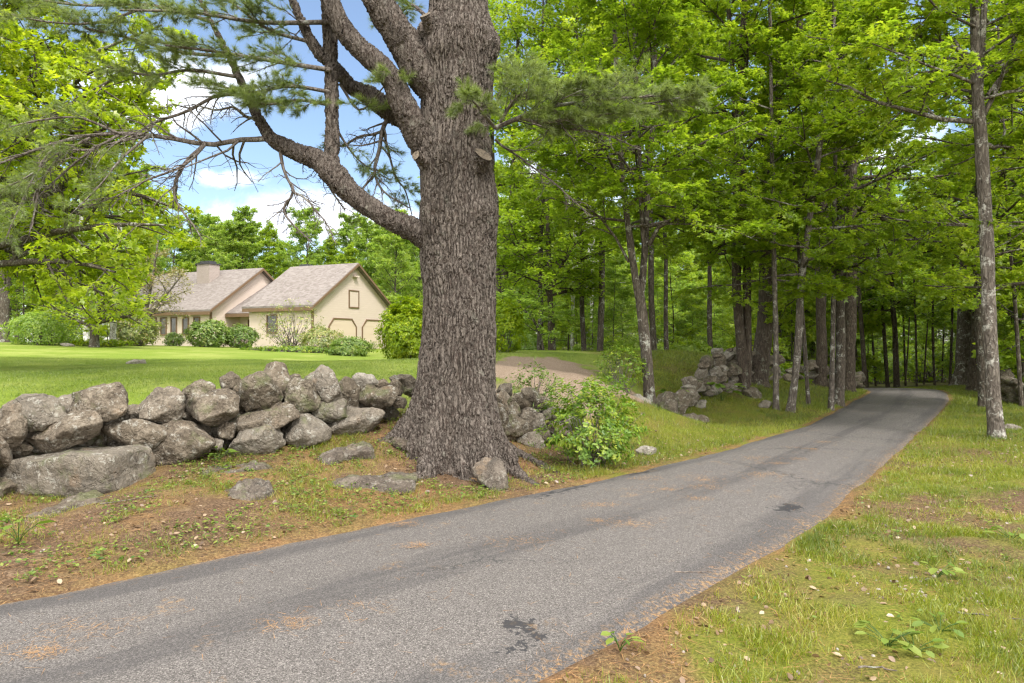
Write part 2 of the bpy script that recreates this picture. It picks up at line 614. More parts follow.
def masks(x, y):
    sd_ = road_sd(x, y)
    bw = behind_wall(x, y)
    pxy = np.stack([x, y], -1)
    n1 = fbm(pxy * .8, 3, 3)
    n2 = fbm(pxy * 2.6, 3, 9)
    lawn = sstep(bw, .45, 1.0) * (1 - sstep(x + n1 * 1.2, 2.2, 4.2))
    mul = np.exp(-(((x - .8) / 1.7) ** 2 + ((y - 16.2) / 4.0) ** 2) ** 2)
    mul = np.maximum(mul, np.exp(-(((x + 3.3) / .9) ** 2 + ((y - 23) / 2.0) ** 2) ** 2))
    mul = np.maximum(mul, np.exp(-(((x - 2.8) / 1.0) ** 2 + ((y - 15.6) / 1.6) ** 2) ** 2))
    mul = np.maximum(mul, np.exp(-(((x + .6) / 1.2) ** 2 + ((y - 12.2) / 1.3) ** 2) ** 2))
    mul = sstep(mul + n2 * .18, .35, .6) * (bw > -.2)
    lawn = lawn * (1 - mul)
    dp = np.hypot(x - PINE[0], y - PINE[1])
    need = np.maximum(.7 * sstep(.10 + n2 * .22 - sd_, 0, .2), sstep(2.0 + n1 * .8 + n2 * .3 - dp, 0, .9)) * (1 - lawn) * (1 - mul)
    need = np.maximum(need, .8 * np.clip(.55 + n2 * .9, 0, 1) * np.exp(-((sd_ - .03) / .09) ** 2))
    bank = ((bw < .3) & (x < 1.0) & (y > 3)).astype(float)
    g0 = np.where(bank > 0, .58, .9)
    # right verge near the camera is patchy, the far verges are lush
    far = sstep(y, 8, 13)
    g0 = np.where((bank == 0), g0 + .3 * far - .12 * sstep(x, 3.5, 6.5) * (1 - far), g0)
    need = np.maximum(need, bank * np.clip(.45 + n1 * .4 + n2 * .4, 0, .85) * (1 - lawn) * (1 - mul))
    grass = np.clip(g0 + n1 * .42 + n2 * .28, 0, 1) * (1 - np.clip(need - .35, 0, 1) * .8) * (1 - lawn) * (1 - mul)
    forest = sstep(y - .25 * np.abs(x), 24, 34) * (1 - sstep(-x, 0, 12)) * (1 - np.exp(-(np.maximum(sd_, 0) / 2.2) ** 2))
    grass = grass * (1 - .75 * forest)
    return dict(lawn=lawn, mulch=mul, needle=np.clip(need, 0, 1), grass=grass, forest=forest, sd=sd_, bank=bank)


def axis(lo, hi, step, far, growth=1.22):
    a = list(np.arange(lo, hi, step))
    s = step; p = a[-1]
    while p < far:
        s *= growth; p += s; a.append(p)
    s = step; p = a[0]; b = []
    while p > -far:
        s *= growth; p -= s; b.append(p)
    return np.array(b[::-1] + a)


gx = axis(-13, 20, .115, 420)
gy = axis(1.6, 31, .115, 420)
XX, YY = np.meshgrid(gx, gy)
xf, yf = XX.ravel(), YY.ravel()
zf = H(xf, yf)
mk = masks(xf, yf)
pxy = np.stack([xf, yf], -1)
rough = (1 - mk['lawn'] * .8) * sstep(mk['sd'], .05, .6)
zf = zf + rough * (fbm(pxy * 1.7, 4, 21) * .03 + fbm(pxy * 6, 2, 5) * .009)
zf = zf - .07 * sstep(-mk['sd'], .02, .22)
nx_, ny_ = len(gx), len(gy)
ii = np.arange((nx_ - 1) * (ny_ - 1)); r_ = ii // (nx_ - 1); c_ = ii % (nx_ - 1)
q0 = r_ * nx_ + c_
mb = MB()
mb.add(np.stack([xf, yf, zf], -1), np.stack([q0, q0 + 1, q0 + nx_ + 1, q0 + nx_], -1))

# ground material
g = G('ground_cover_mix')
co = g.coord('Object')
nf = g.noise(co, 55, 5, .7)
nm = g.noise(co, 9, 5, .65)
nl = g.noise(co, 1.3, 4, .6)
soil = g.ramp(nf, [(.3, (.03, .019, .011)), (.5, (.085, .054, .032)), (.7, (.20, .135, .085))])
soil = g.mix(g.step(nm, .5, .72), soil, g.ramp(nf, [(.3, (.07, .046, .028)), (.7, (.25, .175, .11))]))
need = g.ramp(nf, [(.25, (.07, .038, .02)), (.5, (.175, .095, .046)), (.75, (.31, .185, .095))])
gr = g.ramp(nf, [(.28, (.034, .046, .006)), (.5, (.098, .115, .014)), (.72, (.19, .185, .03))])
gr = g.mix(g.step(nl, .4, .7), gr, g.ramp(nf, [(.3, (.055, .05, .012)), (.7, (.19, .16, .042))]))
lnf = g.noise(g.mapv(co, (60, 22, 40)), 1, 4, .7)
lawnc = g.ramp(lnf, [(.25, (.072, .12, .012)), (.5, (.125, .178, .02)), (.75, (.195, .24, .038))])
lawnc = g.mix(g.math('MULTIPLY', g.step(g.noise(co, .55, 4, .6), .42, .7), .55), lawnc, (.275, .285, .085))
mulc = g.ramp(g.noise(co, 38, 5, .75), [(.3, (.08, .055, .038)), (.5, (.185, .138, .10)), (.72, (.35, .28, .215))])
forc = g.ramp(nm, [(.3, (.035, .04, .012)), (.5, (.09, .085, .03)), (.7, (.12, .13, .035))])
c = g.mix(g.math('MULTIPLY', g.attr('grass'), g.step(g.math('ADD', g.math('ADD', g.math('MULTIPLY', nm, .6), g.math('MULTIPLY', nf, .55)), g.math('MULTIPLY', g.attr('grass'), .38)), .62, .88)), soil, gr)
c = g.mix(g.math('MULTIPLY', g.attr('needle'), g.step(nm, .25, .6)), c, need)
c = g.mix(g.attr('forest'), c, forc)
c = g.mix(g.attr('mulch'), c, mulc)
c = g.mix(g.attr('lawn'), c, lawnc)
bh = g.math('ADD', g.math('MULTIPLY', nf, .5), nm)
M_GROUND = g.pbr(c, .95, g.bump(bh, .6, .03), .1)
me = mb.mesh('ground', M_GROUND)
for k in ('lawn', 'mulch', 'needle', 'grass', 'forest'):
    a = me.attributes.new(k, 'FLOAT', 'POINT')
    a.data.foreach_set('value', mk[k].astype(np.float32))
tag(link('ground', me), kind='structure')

# road sheet
NC = 17
cs = np.linspace(-1, 1, NC)
tang = nrm(np.gradient(rcen[:, :2], axis=0))
side = np.stack([tang[:, 1], -tang[:, 0]], -1)
arc = np.concatenate([[0], np.cumsum(np.linalg.norm(np.diff(rcen[:, :2], axis=0), axis=1))])
jl = fbm(np.stack([arc * 1.6, arc * 0], -1), 4, 40) * .05
jr = fbm(np.stack([arc * 1.6, arc * 0 + 9], -1), 4, 44) * .05
wlen = np.linalg.norm((rr - rl)[:, :2], axis=1)[:, None]
fr = (cs[None] + 1) / 2 + np.where(cs < 0, -cs * jl[:, None], cs * jr[:, None]) / wlen * np.sign(cs)[None]
rx = rl[:, 0:1] * (1 - fr) + rr[:, 0:1] * fr
ry = rl[:, 1:2] * (1 - fr) + rr[:, 1:2] * fr
rz = H(rx.ravel(), ry.ravel()).reshape(rx.shape) + .014 + .03 * (1 - cs[None] ** 2)
rz[:, 0] -= .05; rz[:, -1] -= .05
rz[:, 1] -= .004; rz[:, -2] -= .004
mb = MB()
ii = np.arange((NR - 1) * (NC - 1)); r_ = ii // (NC - 1); c_ = ii % (NC - 1)
q0 = r_ * NC + c_
mb.add(np.stack([rx, ry, rz], -1).reshape(-1, 3), np.stack([q0, q0 + 1, q0 + NC + 1, q0 + NC], -1))
g = G('asphalt')
co = g.coord('Object')
rc = g.attr('across'); al = g.attr('along')
cxyz = g.n('ShaderNodeCombineXYZ'); g.set(cxyz.inputs[0], g.math('MULTIPLY', rc, 4.2)); g.set(cxyz.inputs[1], g.math('MULTIPLY', al, .22))
streak = g.noise(cxyz.outputs[0], 1.6, 5, .62, .3)
big = g.noise(co, .55, 4, .6)
agg = g.voro(co, 170, 'F1', 'Color')
sepc = g.n('ShaderNodeSeparateColor'); g.set(sepc.inputs[0], agg)
fine = g.noise(co, 260, 2, .6)
stone = g.ramp(g.math('ADD', g.math('MULTIPLY', sepc.outputs[0], .75), g.math('MULTIPLY', fine, .3)), [(.12, (.038, .034, .031)), (.45, (.085, .077, .071)), (.78, (.142, .129, .12)), (.95, (.26, .238, .222))])
dk = g.math('ADD', g.math('MULTIPLY', streak, .8), g.math('MULTIPLY', big, .35))
wheel = g.step(g.math('ABSOLUTE', g.math('SUBTRACT', g.math('ABSOLUTE', rc), .42)), .42, .1)   # worn paler in the wheel tracks
dk = g.math('ADD', dk, g.math('MULTIPLY', wheel, -.24))
c = g.mix(g.math('MULTIPLY', g.step(dk, .38, .66), .75), stone, g.mix(.7, stone, (.040, .038, .039), 'MIX'))
# dark tar stains with their own shape
wv = g.noise(co, 10.0, 5, .65, 0, 'Color')
wco = g.vmath('ADD', co, g.vmath('SCALE', g.vmath('SUBTRACT', wv, (.5, .5, .5)), .62))
sx = g.n('ShaderNodeSeparateXYZ'); g.set(sx.inputs[0], wco)


def spot(px, py, rx_, ry_, rot=0.8):
    e = edge(px, py, 0.0)
    du = g.math('SUBTRACT', sx.outputs[0], e[0]); dv = g.math('SUBTRACT', sx.outputs[1], e[1])
    a = g.math('ADD', g.math('MULTIPLY', du, math.cos(rot) / rx_), g.math('MULTIPLY', dv, math.sin(rot) / rx_))
    b = g.math('ADD', g.math('MULTIPLY', du, -math.sin(rot) / ry_), g.math('MULTIPLY', dv, math.cos(rot) / ry_))
    return g.step(g.math('ADD', g.math('MULTIPLY', a, a), g.math('MULTIPLY', b, b)), 1.1, .7)


st = None
for s_ in [(520, 632, .10, .085, 0), (534, 643, .045, .07, .4), (518, 654, .045, .05, 0), (789, 511, .21, .11, .5), (700, 420, .3, .03, .6), (560, 494, .5, .06, .8), (640, 474, .4, .05, .8)]:
    q = spot(*s_)
    st = q if st is None else g.math('MAXIMUM', st, q)
c = g.mix(g.math('MULTIPLY', st, .9), c, (.022, .022, .024))
# drifts of orange needles, mostly down the crown of the road and along the edges
nd = g.math('ADD', g.step(g.math('ABSOLUTE', rc), .84, 1.0), g.math('MULTIPLY', g.step(g.noise(co, 1.9, 4, .6), .60, .74), .75))
nd = g.math('MULTIPLY', nd, g.step(g.noise(g.mapv(co, (30, 30, 30)), 1, 3, .7), .47, .66), True)
c = g.mix(nd, c, g.ramp(fine, [(.3, (.16, .09, .04)), (.7, (.40, .25, .11))]))
# hairline cracks
crk = g.voro(g.vmath('ADD', co, g.vmath('SCALE', wv, .5)), .32, 'DISTANCE_TO_EDGE')
crk = g.math('MULTIPLY', g.step(crk, .007, .002), g.step(g.noise(co, .35, 2), .46, .6))
c = g.mix(g.math('MULTIPLY', crk, .8), c, (.03, .03, .03))
M_ROAD = g.pbr(c, .9, g.bump(g.math('ADD', sepc.outputs[1], g.math('MULTIPLY', fine, .5)), .5, .008), .25)
me = mb.mesh('driveway', M_ROAD)
a = me.attributes.new('across', 'FLOAT', 'POINT'); a.data.foreach_set('value', np.broadcast_to(cs[None], rx.shape).astype(np.float32).ravel())
a = me.attributes.new('along', 'FLOAT', 'POINT'); a.data.foreach_set('value', np.broadcast_to(arc[:, None], rx.shape).astype(np.float32).ravel())
tag(link('driveway', me), kind='structure')


# ================================================================ materials for objects
def leaf_mat(name, stops, trans=.42, tcol=1.35, gloss=.07, tint=.0):
    g = G(name)
    v_ = g.attr('v')
    oi = g.n('ShaderNodeObjectInfo')
    vv = g.math('ADD', v_, g.math('MULTIPLY', g.math('SUBTRACT', oi.outputs['Random'], .5), tint), True)
    col = g.ramp(vv, stops)
    d = g.n('ShaderNodeBsdfDiffuse'); g.set(d.inputs[0], col)
    t = g.n('ShaderNodeBsdfTranslucent')
    g.set(t.inputs[0], g.mix(1.0, col, (tcol, tcol, tcol * .6, 1), 'MULTIPLY'))
    m = g.n('ShaderNodeMixShader'); m.inputs[0].default_value = trans
    g.t.links.new(d.outputs[0], m.inputs[1]); g.t.links.new(t.outputs[0], m.inputs[2])
    gl = g.n('ShaderNodeBsdfGlossy'); gl.inputs['Roughness'].default_value = .42
    m2 = g.n('ShaderNodeMixShader'); m2.inputs[0].default_value = gloss
    g.t.links.new(m.outputs[0], m2.inputs[1]); g.t.links.new(gl.outputs[0], m2.inputs[2])
    return g.out(m2.outputs[0])


M_MAPLE = leaf_mat('maple_leaf', [(0, (.115, .19, .012)), (.5, (.205, .295, .018)), (1, (.33, .39, .03))], .5, tcol=1.85, gloss=.04, tint=.25)
M_LIME = leaf_mat('lime_leaf', [(0, (.135, .205, .008)), (.5, (.235, .315, .012)), (1, (.36, .41, .025))], .5, tcol=1.85, gloss=.04)
M_WOODS = leaf_mat('woods_leaf', [(0, (.11, .19, .022)), (.5, (.20, .30, .04)), (1, (.33, .40, .075))], .5, tcol=1.8, gloss=.04, tint=.35)
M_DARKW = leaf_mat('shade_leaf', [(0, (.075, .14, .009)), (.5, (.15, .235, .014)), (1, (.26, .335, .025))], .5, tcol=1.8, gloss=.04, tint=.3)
M_PALE = leaf_mat('budding_leaf', [(0, (.16, .17, .06)), (.45, (.24, .23, .08)), (.8, (.33, .25, .13)), (1, (.38, .27, .2))], .35)
M_SHRUB = leaf_mat('shrub_leaf', [(0, (.055, .11, .018)), (.5, (.12, .20, .03)), (.85, (.21, .29, .05)), (1, (.32, .36, .10))], .35, gloss=.04, tint=.35)
M_BUSH = leaf_mat('bush_leaf', [(0, (.055, .12, .014)), (.45, (.13, .225, .018)), (.8, (.26, .33, .03)), (1, (.40, .42, .08))], .4, gloss=.03)
M_YELLOW = leaf_mat('gold_shrub_leaf', [(0, (.09, .165, .005)), (.5, (.21, .305, .006)), (1, (.40, .45, .014))], .4, gloss=.02)
M_BLOOM = leaf_mat('fading_flower_leaf', [(0, (.09, .14, .02)), (.5, (.22, .27, .05)), (.8, (.40, .36, .10)), (1, (.55, .36, .22))], .3)
M_NEEDLE = leaf_mat('pine_needle', [(0, (.08, .12, .024)), (.5, (.16, .215, .055)), (1, (.26, .31, .10))], .42, 1.5, gloss=.05)
M_GRASS = leaf_mat('grass_blade', [(0, (.068, .11, .007)), (.45, (.16, .205, .011)), (.8, (.265, .285, .022)), (1, (.36, .29, .09))], .4, gloss=.05)
M_LAWNB = leaf_mat('lawn_blade', [(0, (.09, .145, .014)), (.5, (.155, .215, .026)), (1, (.24, .28, .058))], .4, gloss=.05)
M_DEADL = leaf_mat('dead_leaf', [(0, (.09, .05, .025)), (.5, (.20, .125, .068)), (1, (.36, .265, .17))], .2, gloss=.08)
M_HERB = leaf_mat('herb_leaf', [(0, (.055, .115, .016)), (.5, (.12, .19, .027)), (1, (.25, .29, .06))], .4, gloss=.03)


def bark_mat(name, dark, mid, lite, lichen, lichen_amt, sc_=1.0, disp=0.0):
    g = G(name)
    co = g.coord('Object')
    oi = g.n('ShaderNodeObjectInfo')
    co = g.vmath('ADD', co, g.vmath('SCALE', (13, 7, 5), oi.outputs['Random']))
    wv = g.noise(co, 3, 3, .6, 0, 'Color')
    cw = g.vmath('ADD', co, g.vmath('SCALE', wv, .12))
    fib = g.noise(g.mapv(cw, (26 * sc_, 26 * sc_, 5 * sc_)), 1, 5, .65)
    crack = g.voro(g.mapv(cw, (15 * sc_, 15 * sc_, 4.2 * sc_)), 1, 'DISTANCE_TO_EDGE')
    ck = g.step(crack, .02, .22)
    col = g.ramp(fib, [(.3, dark), (.52, mid), (.75, lite)])
    col = g.mix(g.math('MULTIPLY', g.math('SUBTRACT', 1.0, ck), .55), col, dark)
    li = g.step(g.math('ADD', g.noise(co, 4.0, 5, .7), g.math('MULTIPLY', g.noise(co, 24, 3, .6), .35)), .78 - lichen_amt, .90 - lichen_amt)
    col = g.mix(g.math('MULTIPLY', li, .8), col, lichen)
    h = g.math('ADD', g.math('MULTIPLY', ck, .8), g.math('MULTIPLY', fib, .5))
    return g.pbr(col, .92, g.bump(h, .8, .02), .15)


M_BARK = bark_mat('grey_bark', (.04, .032, .025), (.105, .088, .070), (.18, .155, .128), (.33, .335, .29), .06)
M_BARKB = bark_mat('brown_bark', (.035, .027, .021), (.088, .07, .054), (.15, .124, .098), (.22, .23, .18), .03)
M_BARKP = bark_mat('pale_mottled_bark', (.05, .041, .034), (.125, .106, .088), (.21, .185, .155), (.36, .35, .31), .08)
M_BIRCH = bark_mat('birch_bark', (.13, .11, .1), (.48, .46, .43), (.62, .6, .57), (.7, .69, .66), .12)
M_TWIG = bark_mat('bare_twig', (.08, .066, .056), (.17, .146, .128), (.25, .22, .195), (.28, .29, .25), .05)

# pine bark with real relief
g = G('pine_bark')
co = g.coord('Object')
wv = g.noise(co, 2.2, 3, .55, 0, 'Color')
cw = g.vmath('ADD', co, g.vmath('SCALE', g.vmath('SUBTRACT', wv, (.5, .5, .5)), .13))
cw2 = g.vmath('ADD', cw, g.vmath('SCALE', g.vmath('SUBTRACT', g.noise(co, 13, 3, .6, 0, 'Color'), (.5, .5, .5)), .035))
pla = g.voro(g.mapv(cw2, (21, 21, 3.4)), 1, 'DISTANCE_TO_EDGE')
plb = g.voro(g.mapv(cw2, (27, 27, 7.5)), 1, 'DISTANCE_TO_EDGE')
pmix = g.n('ShaderNodeMix', data_type='FLOAT')
g.set(pmix.inputs[0], g.math('ADD', .15, g.math('MULTIPLY', g.step(g.noise(co, 1.9, 3, .6), .42, .62), .6)))
g.set(pmix.inputs[2], pla); g.set(pmix.inputs[3], plb)
pl = pmix.outputs[0]
pcl = g.voro(g.mapv(cw2, (15, 15, 2.9)), 1, 'F1', 'Color')
spc = g.n('ShaderNodeSeparateColor'); g.set(spc.inputs[0], pcl)
ck = g.step(g.math('ADD', pl, g.math('MULTIPLY', g.math('SUBTRACT', g.noise(g.mapv(co, (45, 45, 20)), 1, 4, .65), .5), .16)), .0, .2)
fl = g.noise(g.mapv(cw2, (55, 55, 24)), 1, 6, .72)
fl2 = g.noise(co, 90, 3, .65)
col = g.ramp(fl, [(.32, (.056, .046, .039)), (.5, (.128, .108, .093)), (.68, (.225, .198, .172))])
col = g.mix(g.math('MULTIPLY', spc.outputs[0], .35), col, (.165, .138, .115))
col = g.mix(g.math('MULTIPLY', g.step(ck, .55, .0), .75), col, (.045, .03, .024))
col = g.mix(g.math('MULTIPLY', g.step(g.noise(co, 6, 5, .7), .58, .72), .5), col, (.24, .24, .195))
hh = g.math('ADD', g.math('ADD', ck, g.math('MULTIPLY', spc.outputs[1], .45)), g.math('MULTIPLY', fl, .7))
dn = g.n('ShaderNodeDisplacement'); dn.inputs['Midlevel'].default_value = 1.1; dn.inputs['Scale'].default_value = .030
g.set(dn.inputs['Height'], hh)
M_PINE = g.pbr(col, .93, g.bump(g.math('ADD', g.math('MULTIPLY', fl2, .5), g.math('ADD', hh, fl)), .55, .02), .12, dn.outputs[0])
M_PINE.displacement_method = 'BOTH'

# sawn wood
g = G('sawn_wood')
co = g.coord('Object')
M_SAWN = g.pbr(g.mix(g.step(g.noise(co, 18, 4, .7), .5, .62), g.ramp(g.noise(g.mapv(co, (30, 30, 90)), 1, 4, .6), [(.3, (.10, .08, .06)), (.7, (.22, .18, .135))]), (.085, .07, .058)), .9, g.bump(g.noise(co, 30, 4, .7), .6, .02), .1)


def rock_mat(name, base, dark, lite, moss, lichen=.6):
    g = G(name)
    co = g.coord('Object')
    oi = g.n('ShaderNodeObjectInfo')
    rnd = oi.outputs['Random']
    co = g.vmath('ADD', co, g.vmath('SCALE', (31, 17, 23), rnd))
    n1 = g.noise(co, 5, 6, .7)
    n2 = g.noise(co, 38, 4, .7)
    n3 = g.noise(co, 140, 2, .6)
    col = g.ramp(g.math('ADD', g.math('MULTIPLY', n1, .6), g.math('MULTIPLY', n2, .4)), [(.38, dark), (.5, base), (.62, lite)])
    col = g.mix(g.math('MULTIPLY', g.step(rnd, .55, 1.0), lichen), col, g.mix(.6, col, (.25, .228, .195)))
    col = g.mix(g.math('MULTIPLY', g.step(rnd, .4, .0), .7), col, g.mix(.55, col, (.13, .105, .075)))
    lich = g.step(g.math('ADD', g.noise(co, 8, 6, .75), g.math('MULTIPLY', n2, .3)), .69, .80)
    col = g.mix(g.math('MULTIPLY', lich, lichen), col, (.37, .36, .315))
    rust = g.step(g.noise(g.vmath('ADD', co, (9, 9, 9)), 3.2, 4, .65), .58, .74)
    col = g.mix(g.math('MULTIPLY', rust, .5), col, (.22, .155, .10))
    blk = g.step(g.noise(g.vmath('ADD', co, (3, 5, 9)), 10, 5, .75), .61, .70)
    col = g.mix(g.math('MULTIPLY', blk, .6), col, (.05, .047, .043))
    if moss > 0:
        ms = g.step(g.noise(g.vmath('ADD', co, (1, 2, 3)), 2.6, 5, .7), .62 - moss * .2, .76 - moss * .2)
        col = g.mix(g.math('MULTIPLY', ms, .6), col, (.10, .115, .045))
    spk = g.step(n3, .62, .7)
    col = g.mix(g.math('MULTIPLY', spk, .2), col, (.36, .33, .285))
    vv = g.voro(g.vmath('ADD', co, g.vmath('SCALE', g.noise(co, 4, 4, .6, 0, 'Color'), .5)), 3.3, 'DISTANCE_TO_EDGE')
    h = g.math('ADD', g.math('ADD', n1, g.math('MULTIPLY', n2, .45)), g.math('ADD', g.math('MULTIPLY', n3, .14), g.math('MULTIPLY', g.step(vv, 0, .05), .25)))
    return g.pbr(col, .9, g.bump(h, .9, .05), .2)


M_ROCK = rock_mat('granite', (.128, .104, .077), (.05, .039, .028), (.235, .20, .155), .35)
M_ROCKD = rock_mat('mossy_granite', (.105, .086, .063), (.04, .032, .024), (.20, .172, .132), .6)
M_ROCKP = rock_mat('pale_granite', (.22, .197, .163), (.11, .096, .078), (.33, .30, .255), .3)
M_LEDGE = rock_mat('ledge_granite', (.08, .062, .048), (.028, .021, .016), (.15, .125, .10), .6, .28)


# ================================================================ rocks
def icosphere(sub):
    t = (1 + 5 ** .5) / 2
    v = nrm(np.array([[-1, t, 0], [1, t, 0], [-1, -t, 0], [1, -t, 0], [0, -1, t], [0, 1, t], [0, -1, -t], [0, 1, -t], [t, 0, -1], [t, 0, 1], [-t, 0, -1], [-t, 0, 1]], float))
    f = np.array([[0, 11, 5], [0, 5, 1], [0, 1, 7], [0, 7, 10], [0, 10, 11], [1, 5, 9], [5, 11, 4], [11, 10, 2], [10, 7, 6], [7, 1, 8], [3, 9, 4], [3, 4, 2], [3, 2, 6], [3, 6, 8], [3, 8, 9], [4, 9, 5], [2, 4, 11], [6, 2, 10], [8, 6, 7], [9, 8, 1]])
    for _ in range(sub):
        e = np.concatenate([f[:, [0, 1]], f[:, [1, 2]], f[:, [2, 0]]])
        es = np.sort(e, 1)
        uq, inv = np.unique(es, axis=0, return_inverse=True)
        inv = inv.ravel()
        mid = nrm(v[uq[:, 0]] + v[uq[:, 1]])
        m = inv.reshape(3, -1) + len(v)
        v = np.vstack([v, mid])
        f = np.concatenate([np.stack([f[:, 0], m[0], m[2]], 1), np.stack([f[:, 1], m[1], m[0]], 1), np.stack([f[:, 2], m[2], m[1]], 1), np.stack([m[0], m[1], m[2]], 1)])
    return v, f


ICO = {s: icosphere(s) for s in (2, 3, 4, 5)}


def rock_mesh(rng, a, b, c, mat, sub=4, planes=15, p=14, tilt=0.0, yaw=0.0, name='boulder', boxy=False, rough=.11):
    v, f = ICO[sub]
    nn = nrm(rng.normal(0, 1, (planes, 3)))
    dd = rng.uniform(.55, .95, planes)
    if boxy:
        ax = np.vstack([np.eye(3), -np.eye(3)]) + rng.normal(0, .10, (6, 3))
        nn = np.vstack([nn[:5], nrm(ax)]); dd = np.concatenate([np.maximum(dd[:5], .86), rng.uniform(.58, .66, 6)])
    q = np.maximum(v @ nn.T, 0) / dd[None]
    r = 1.0 / np.maximum((q ** p).sum(1) + .9 ** p, 1e-6) ** (1 / p)
    pts = v * r[:, None]
    lo, hi = pts.min(0), pts.max(0)
    pts = (pts - (lo + hi) / 2) / ((hi - lo) / 2)
    o = rng.uniform(0, 50, 3)
    s = np.array([a, b, c])
    pts = pts * s
    sc0 = 1.2 / max(a, c)
    nn_ = nrm(pts / s / s)
    m = min(a, b, c)
    pts = pts + nn_ * (fbm(pts * sc0 * 1.5 + o, 4, 3) * rough * m + fbm(pts * 14 + o, 3, 8, .6) * .010)[:, None]
    ca, sa = math.cos(tilt), math.sin(tilt)
    R = np.array([[ca, 0, -sa], [0, 1, 0], [sa, 0, ca]])
    cb, sb = math.cos(yaw), math.sin(yaw)
    R2 = np.array([[cb, -sb, 0], [sb, cb, 0], [0, 0, 1]])
    pts = pts @ R.T @ R2.T
    mb = MB(); mb.add(pts, f)
    return mb.mesh(name, mat)


# ================================================================ the house
g = G('siding')
co = g.coord('Object')
rowz = g.math('FRACT', g.math('MULTIPLY', g.n('ShaderNodeSeparateXYZ').outputs[2], 1))
sp = g.n('ShaderNodeSeparateXYZ'); g.set(sp.inputs[0], co)
rowz = g.math('FRACT', g.math('DIVIDE', sp.outputs[2], .16))
sid = g.mix(g.noise(g.mapv(co, (3, 3, 12)), 1, 3, .6), (.52, .425, .36), (.58, .485, .42))
M_SIDING = g.pbr(sid, .8, g.bump(rowz, .5, .02), .25)
g = G('roof_shingles')
co = g.coord('Object')
br = g.voro(g.mapv(co, (5, 5, 12)), 1, 'F1', 'Color')
sb_ = g.n('ShaderNodeSeparateColor'); g.set(sb_.inputs[0], br)
M_ROOF = g.pbr(g.mix(sb_.outputs[0], (.145, .125, .113), (.215, .19, .175)), .92, g.bump(sb_.outputs[1], .3, .02), .15)
g = G('brown_trim'); M_TRIM = g.pbr((.15, .095, .055), .7, None, .3)
g = G('window_glass')
M_GLASS = g.pbr(g.mix(g.noise(g.coord('Object'), 2, 2), (.035, .035, .035), (.09, .08, .07)), .12, None, .6)
g = G('chimney_brick')
co = g.coord('Object')
bk = g.n('ShaderNodeTexBrick'); g.set(bk.inputs['Vector'], g.mapv(co, (1, 1, 1), rot=(radians(90), 0, .4)))
bk.inputs['Scale'].default_value = 4
bk.inputs['Color1'].default_value = (.33, .27, .24, 1); bk.inputs['Color2'].default_value = (.28, .23, .205, 1); bk.inputs['Mortar'].default_value = (.38, .34, .31, 1)
M_BRICK = g.pbr(bk.outputs[0], .9, None, .2)
g = G('dark_cap'); M_CAP = g.pbr((.05, .05, .055), .6, None, .4)
g = G('garage_door_paint'); M_GDOOR = g.pbr((.56, .455, .355), .7, None, .3)

HA = np.array([-13.14, 45.0, 0.0])
HN = np.array([-.907, .42, 0.0]); HN /= np.linalg.norm(HN)
HU = np.array([.42, .907, 0.0]); HU /= np.linalg.norm(HU)
HG = 1.2
house = thing('house', tuple(HA + np.array([0, 0, HG])), 'cream clapboard house with grey roofs, brick chimney and garage gable beyond the lawn', 'house')


def hp(s, w, z):
    return HA * 0 + HN * s + HU * w + np.array([0, 0, z - HG])


def hbox(mb, s0, s1, w0, w1, z0, z1):
    v = [hp(s, w, z) for z in (z0, z1) for (s, w) in ((s0, w0), (s1, w0), (s1, w1), (s0, w1))]
    mb.add(v, [[0, 1, 2, 3], [4, 7, 6, 5], [0, 4, 5, 1], [1, 5, 6, 2], [2, 6, 7, 3], [3, 7, 4, 0]])


def gabled(mb, s0, s1, w0, w1, zg, ze, zr):
    wm = (w0 + w1) / 2
    for s, fl in ((s0, 0), (s1, 1)):
        v = [hp(s, w0, zg), hp(s, w1, zg), hp(s, w1, ze), hp(s, wm, zr), hp(s, w0, ze)]
        mb.add(v, [[0, 1, 2, 3, 4]])
    for w in (w0, w1):
        v = [hp(s0, w, zg), hp(s1, w, zg), hp(s1, w, ze), hp(s0, w, ze)]
        mb.add(v, [[0, 1, 2, 3]])


def roof_pair(mb, s0, s1, w0, w1, ze, zr, over=.35, th=.14):
    wm = (w0 + w1) / 2
    sl = (zr - ze) / (wm - w0)
    for w_e in (w0 - over, w1 + over):
        z_e = ze - sl * over
        v = []
        for dz in (.06, .06 + th):
            v += [hp(s0 - over, w_e, z_e + dz), hp(s1 + over, w_e, z_e + dz), hp(s1 + over, wm, zr + dz), hp(s0 - over, wm, zr + dz)]
        mb.add(v, [[0, 1, 2, 3], [4, 7, 6, 5], [0, 4, 5, 1], [1, 5, 6, 2], [2, 6, 7, 3], [3, 7, 4, 0]])


def rake(mb, s, w0, w1, ze, zr, over=.35, side=-1):
    """trim boards under the gable edge"""
    wm = (w0 + w1) / 2
    sl = (zr - ze) / (wm - w0)
    s_a, s_b = s + side * (over + .004), s + side * (over + .05)
    for w_e in (w0 - over, w1 + over):
        z_e = ze - sl * over
        v = []
        for ss in (s_a, s_b):
            v += [hp(ss, w_e, z_e - .02), hp(ss, w_e, z_e + .16), hp(ss, wm, zr + .16), hp(ss, wm, zr - .02)]
        mb.add(v, [[0, 1, 2, 3], [4, 7, 6, 5], [0, 4, 5, 1], [1, 5, 6, 2], [2, 6, 7, 3], [3, 7, 4, 0]])
    v = []
    

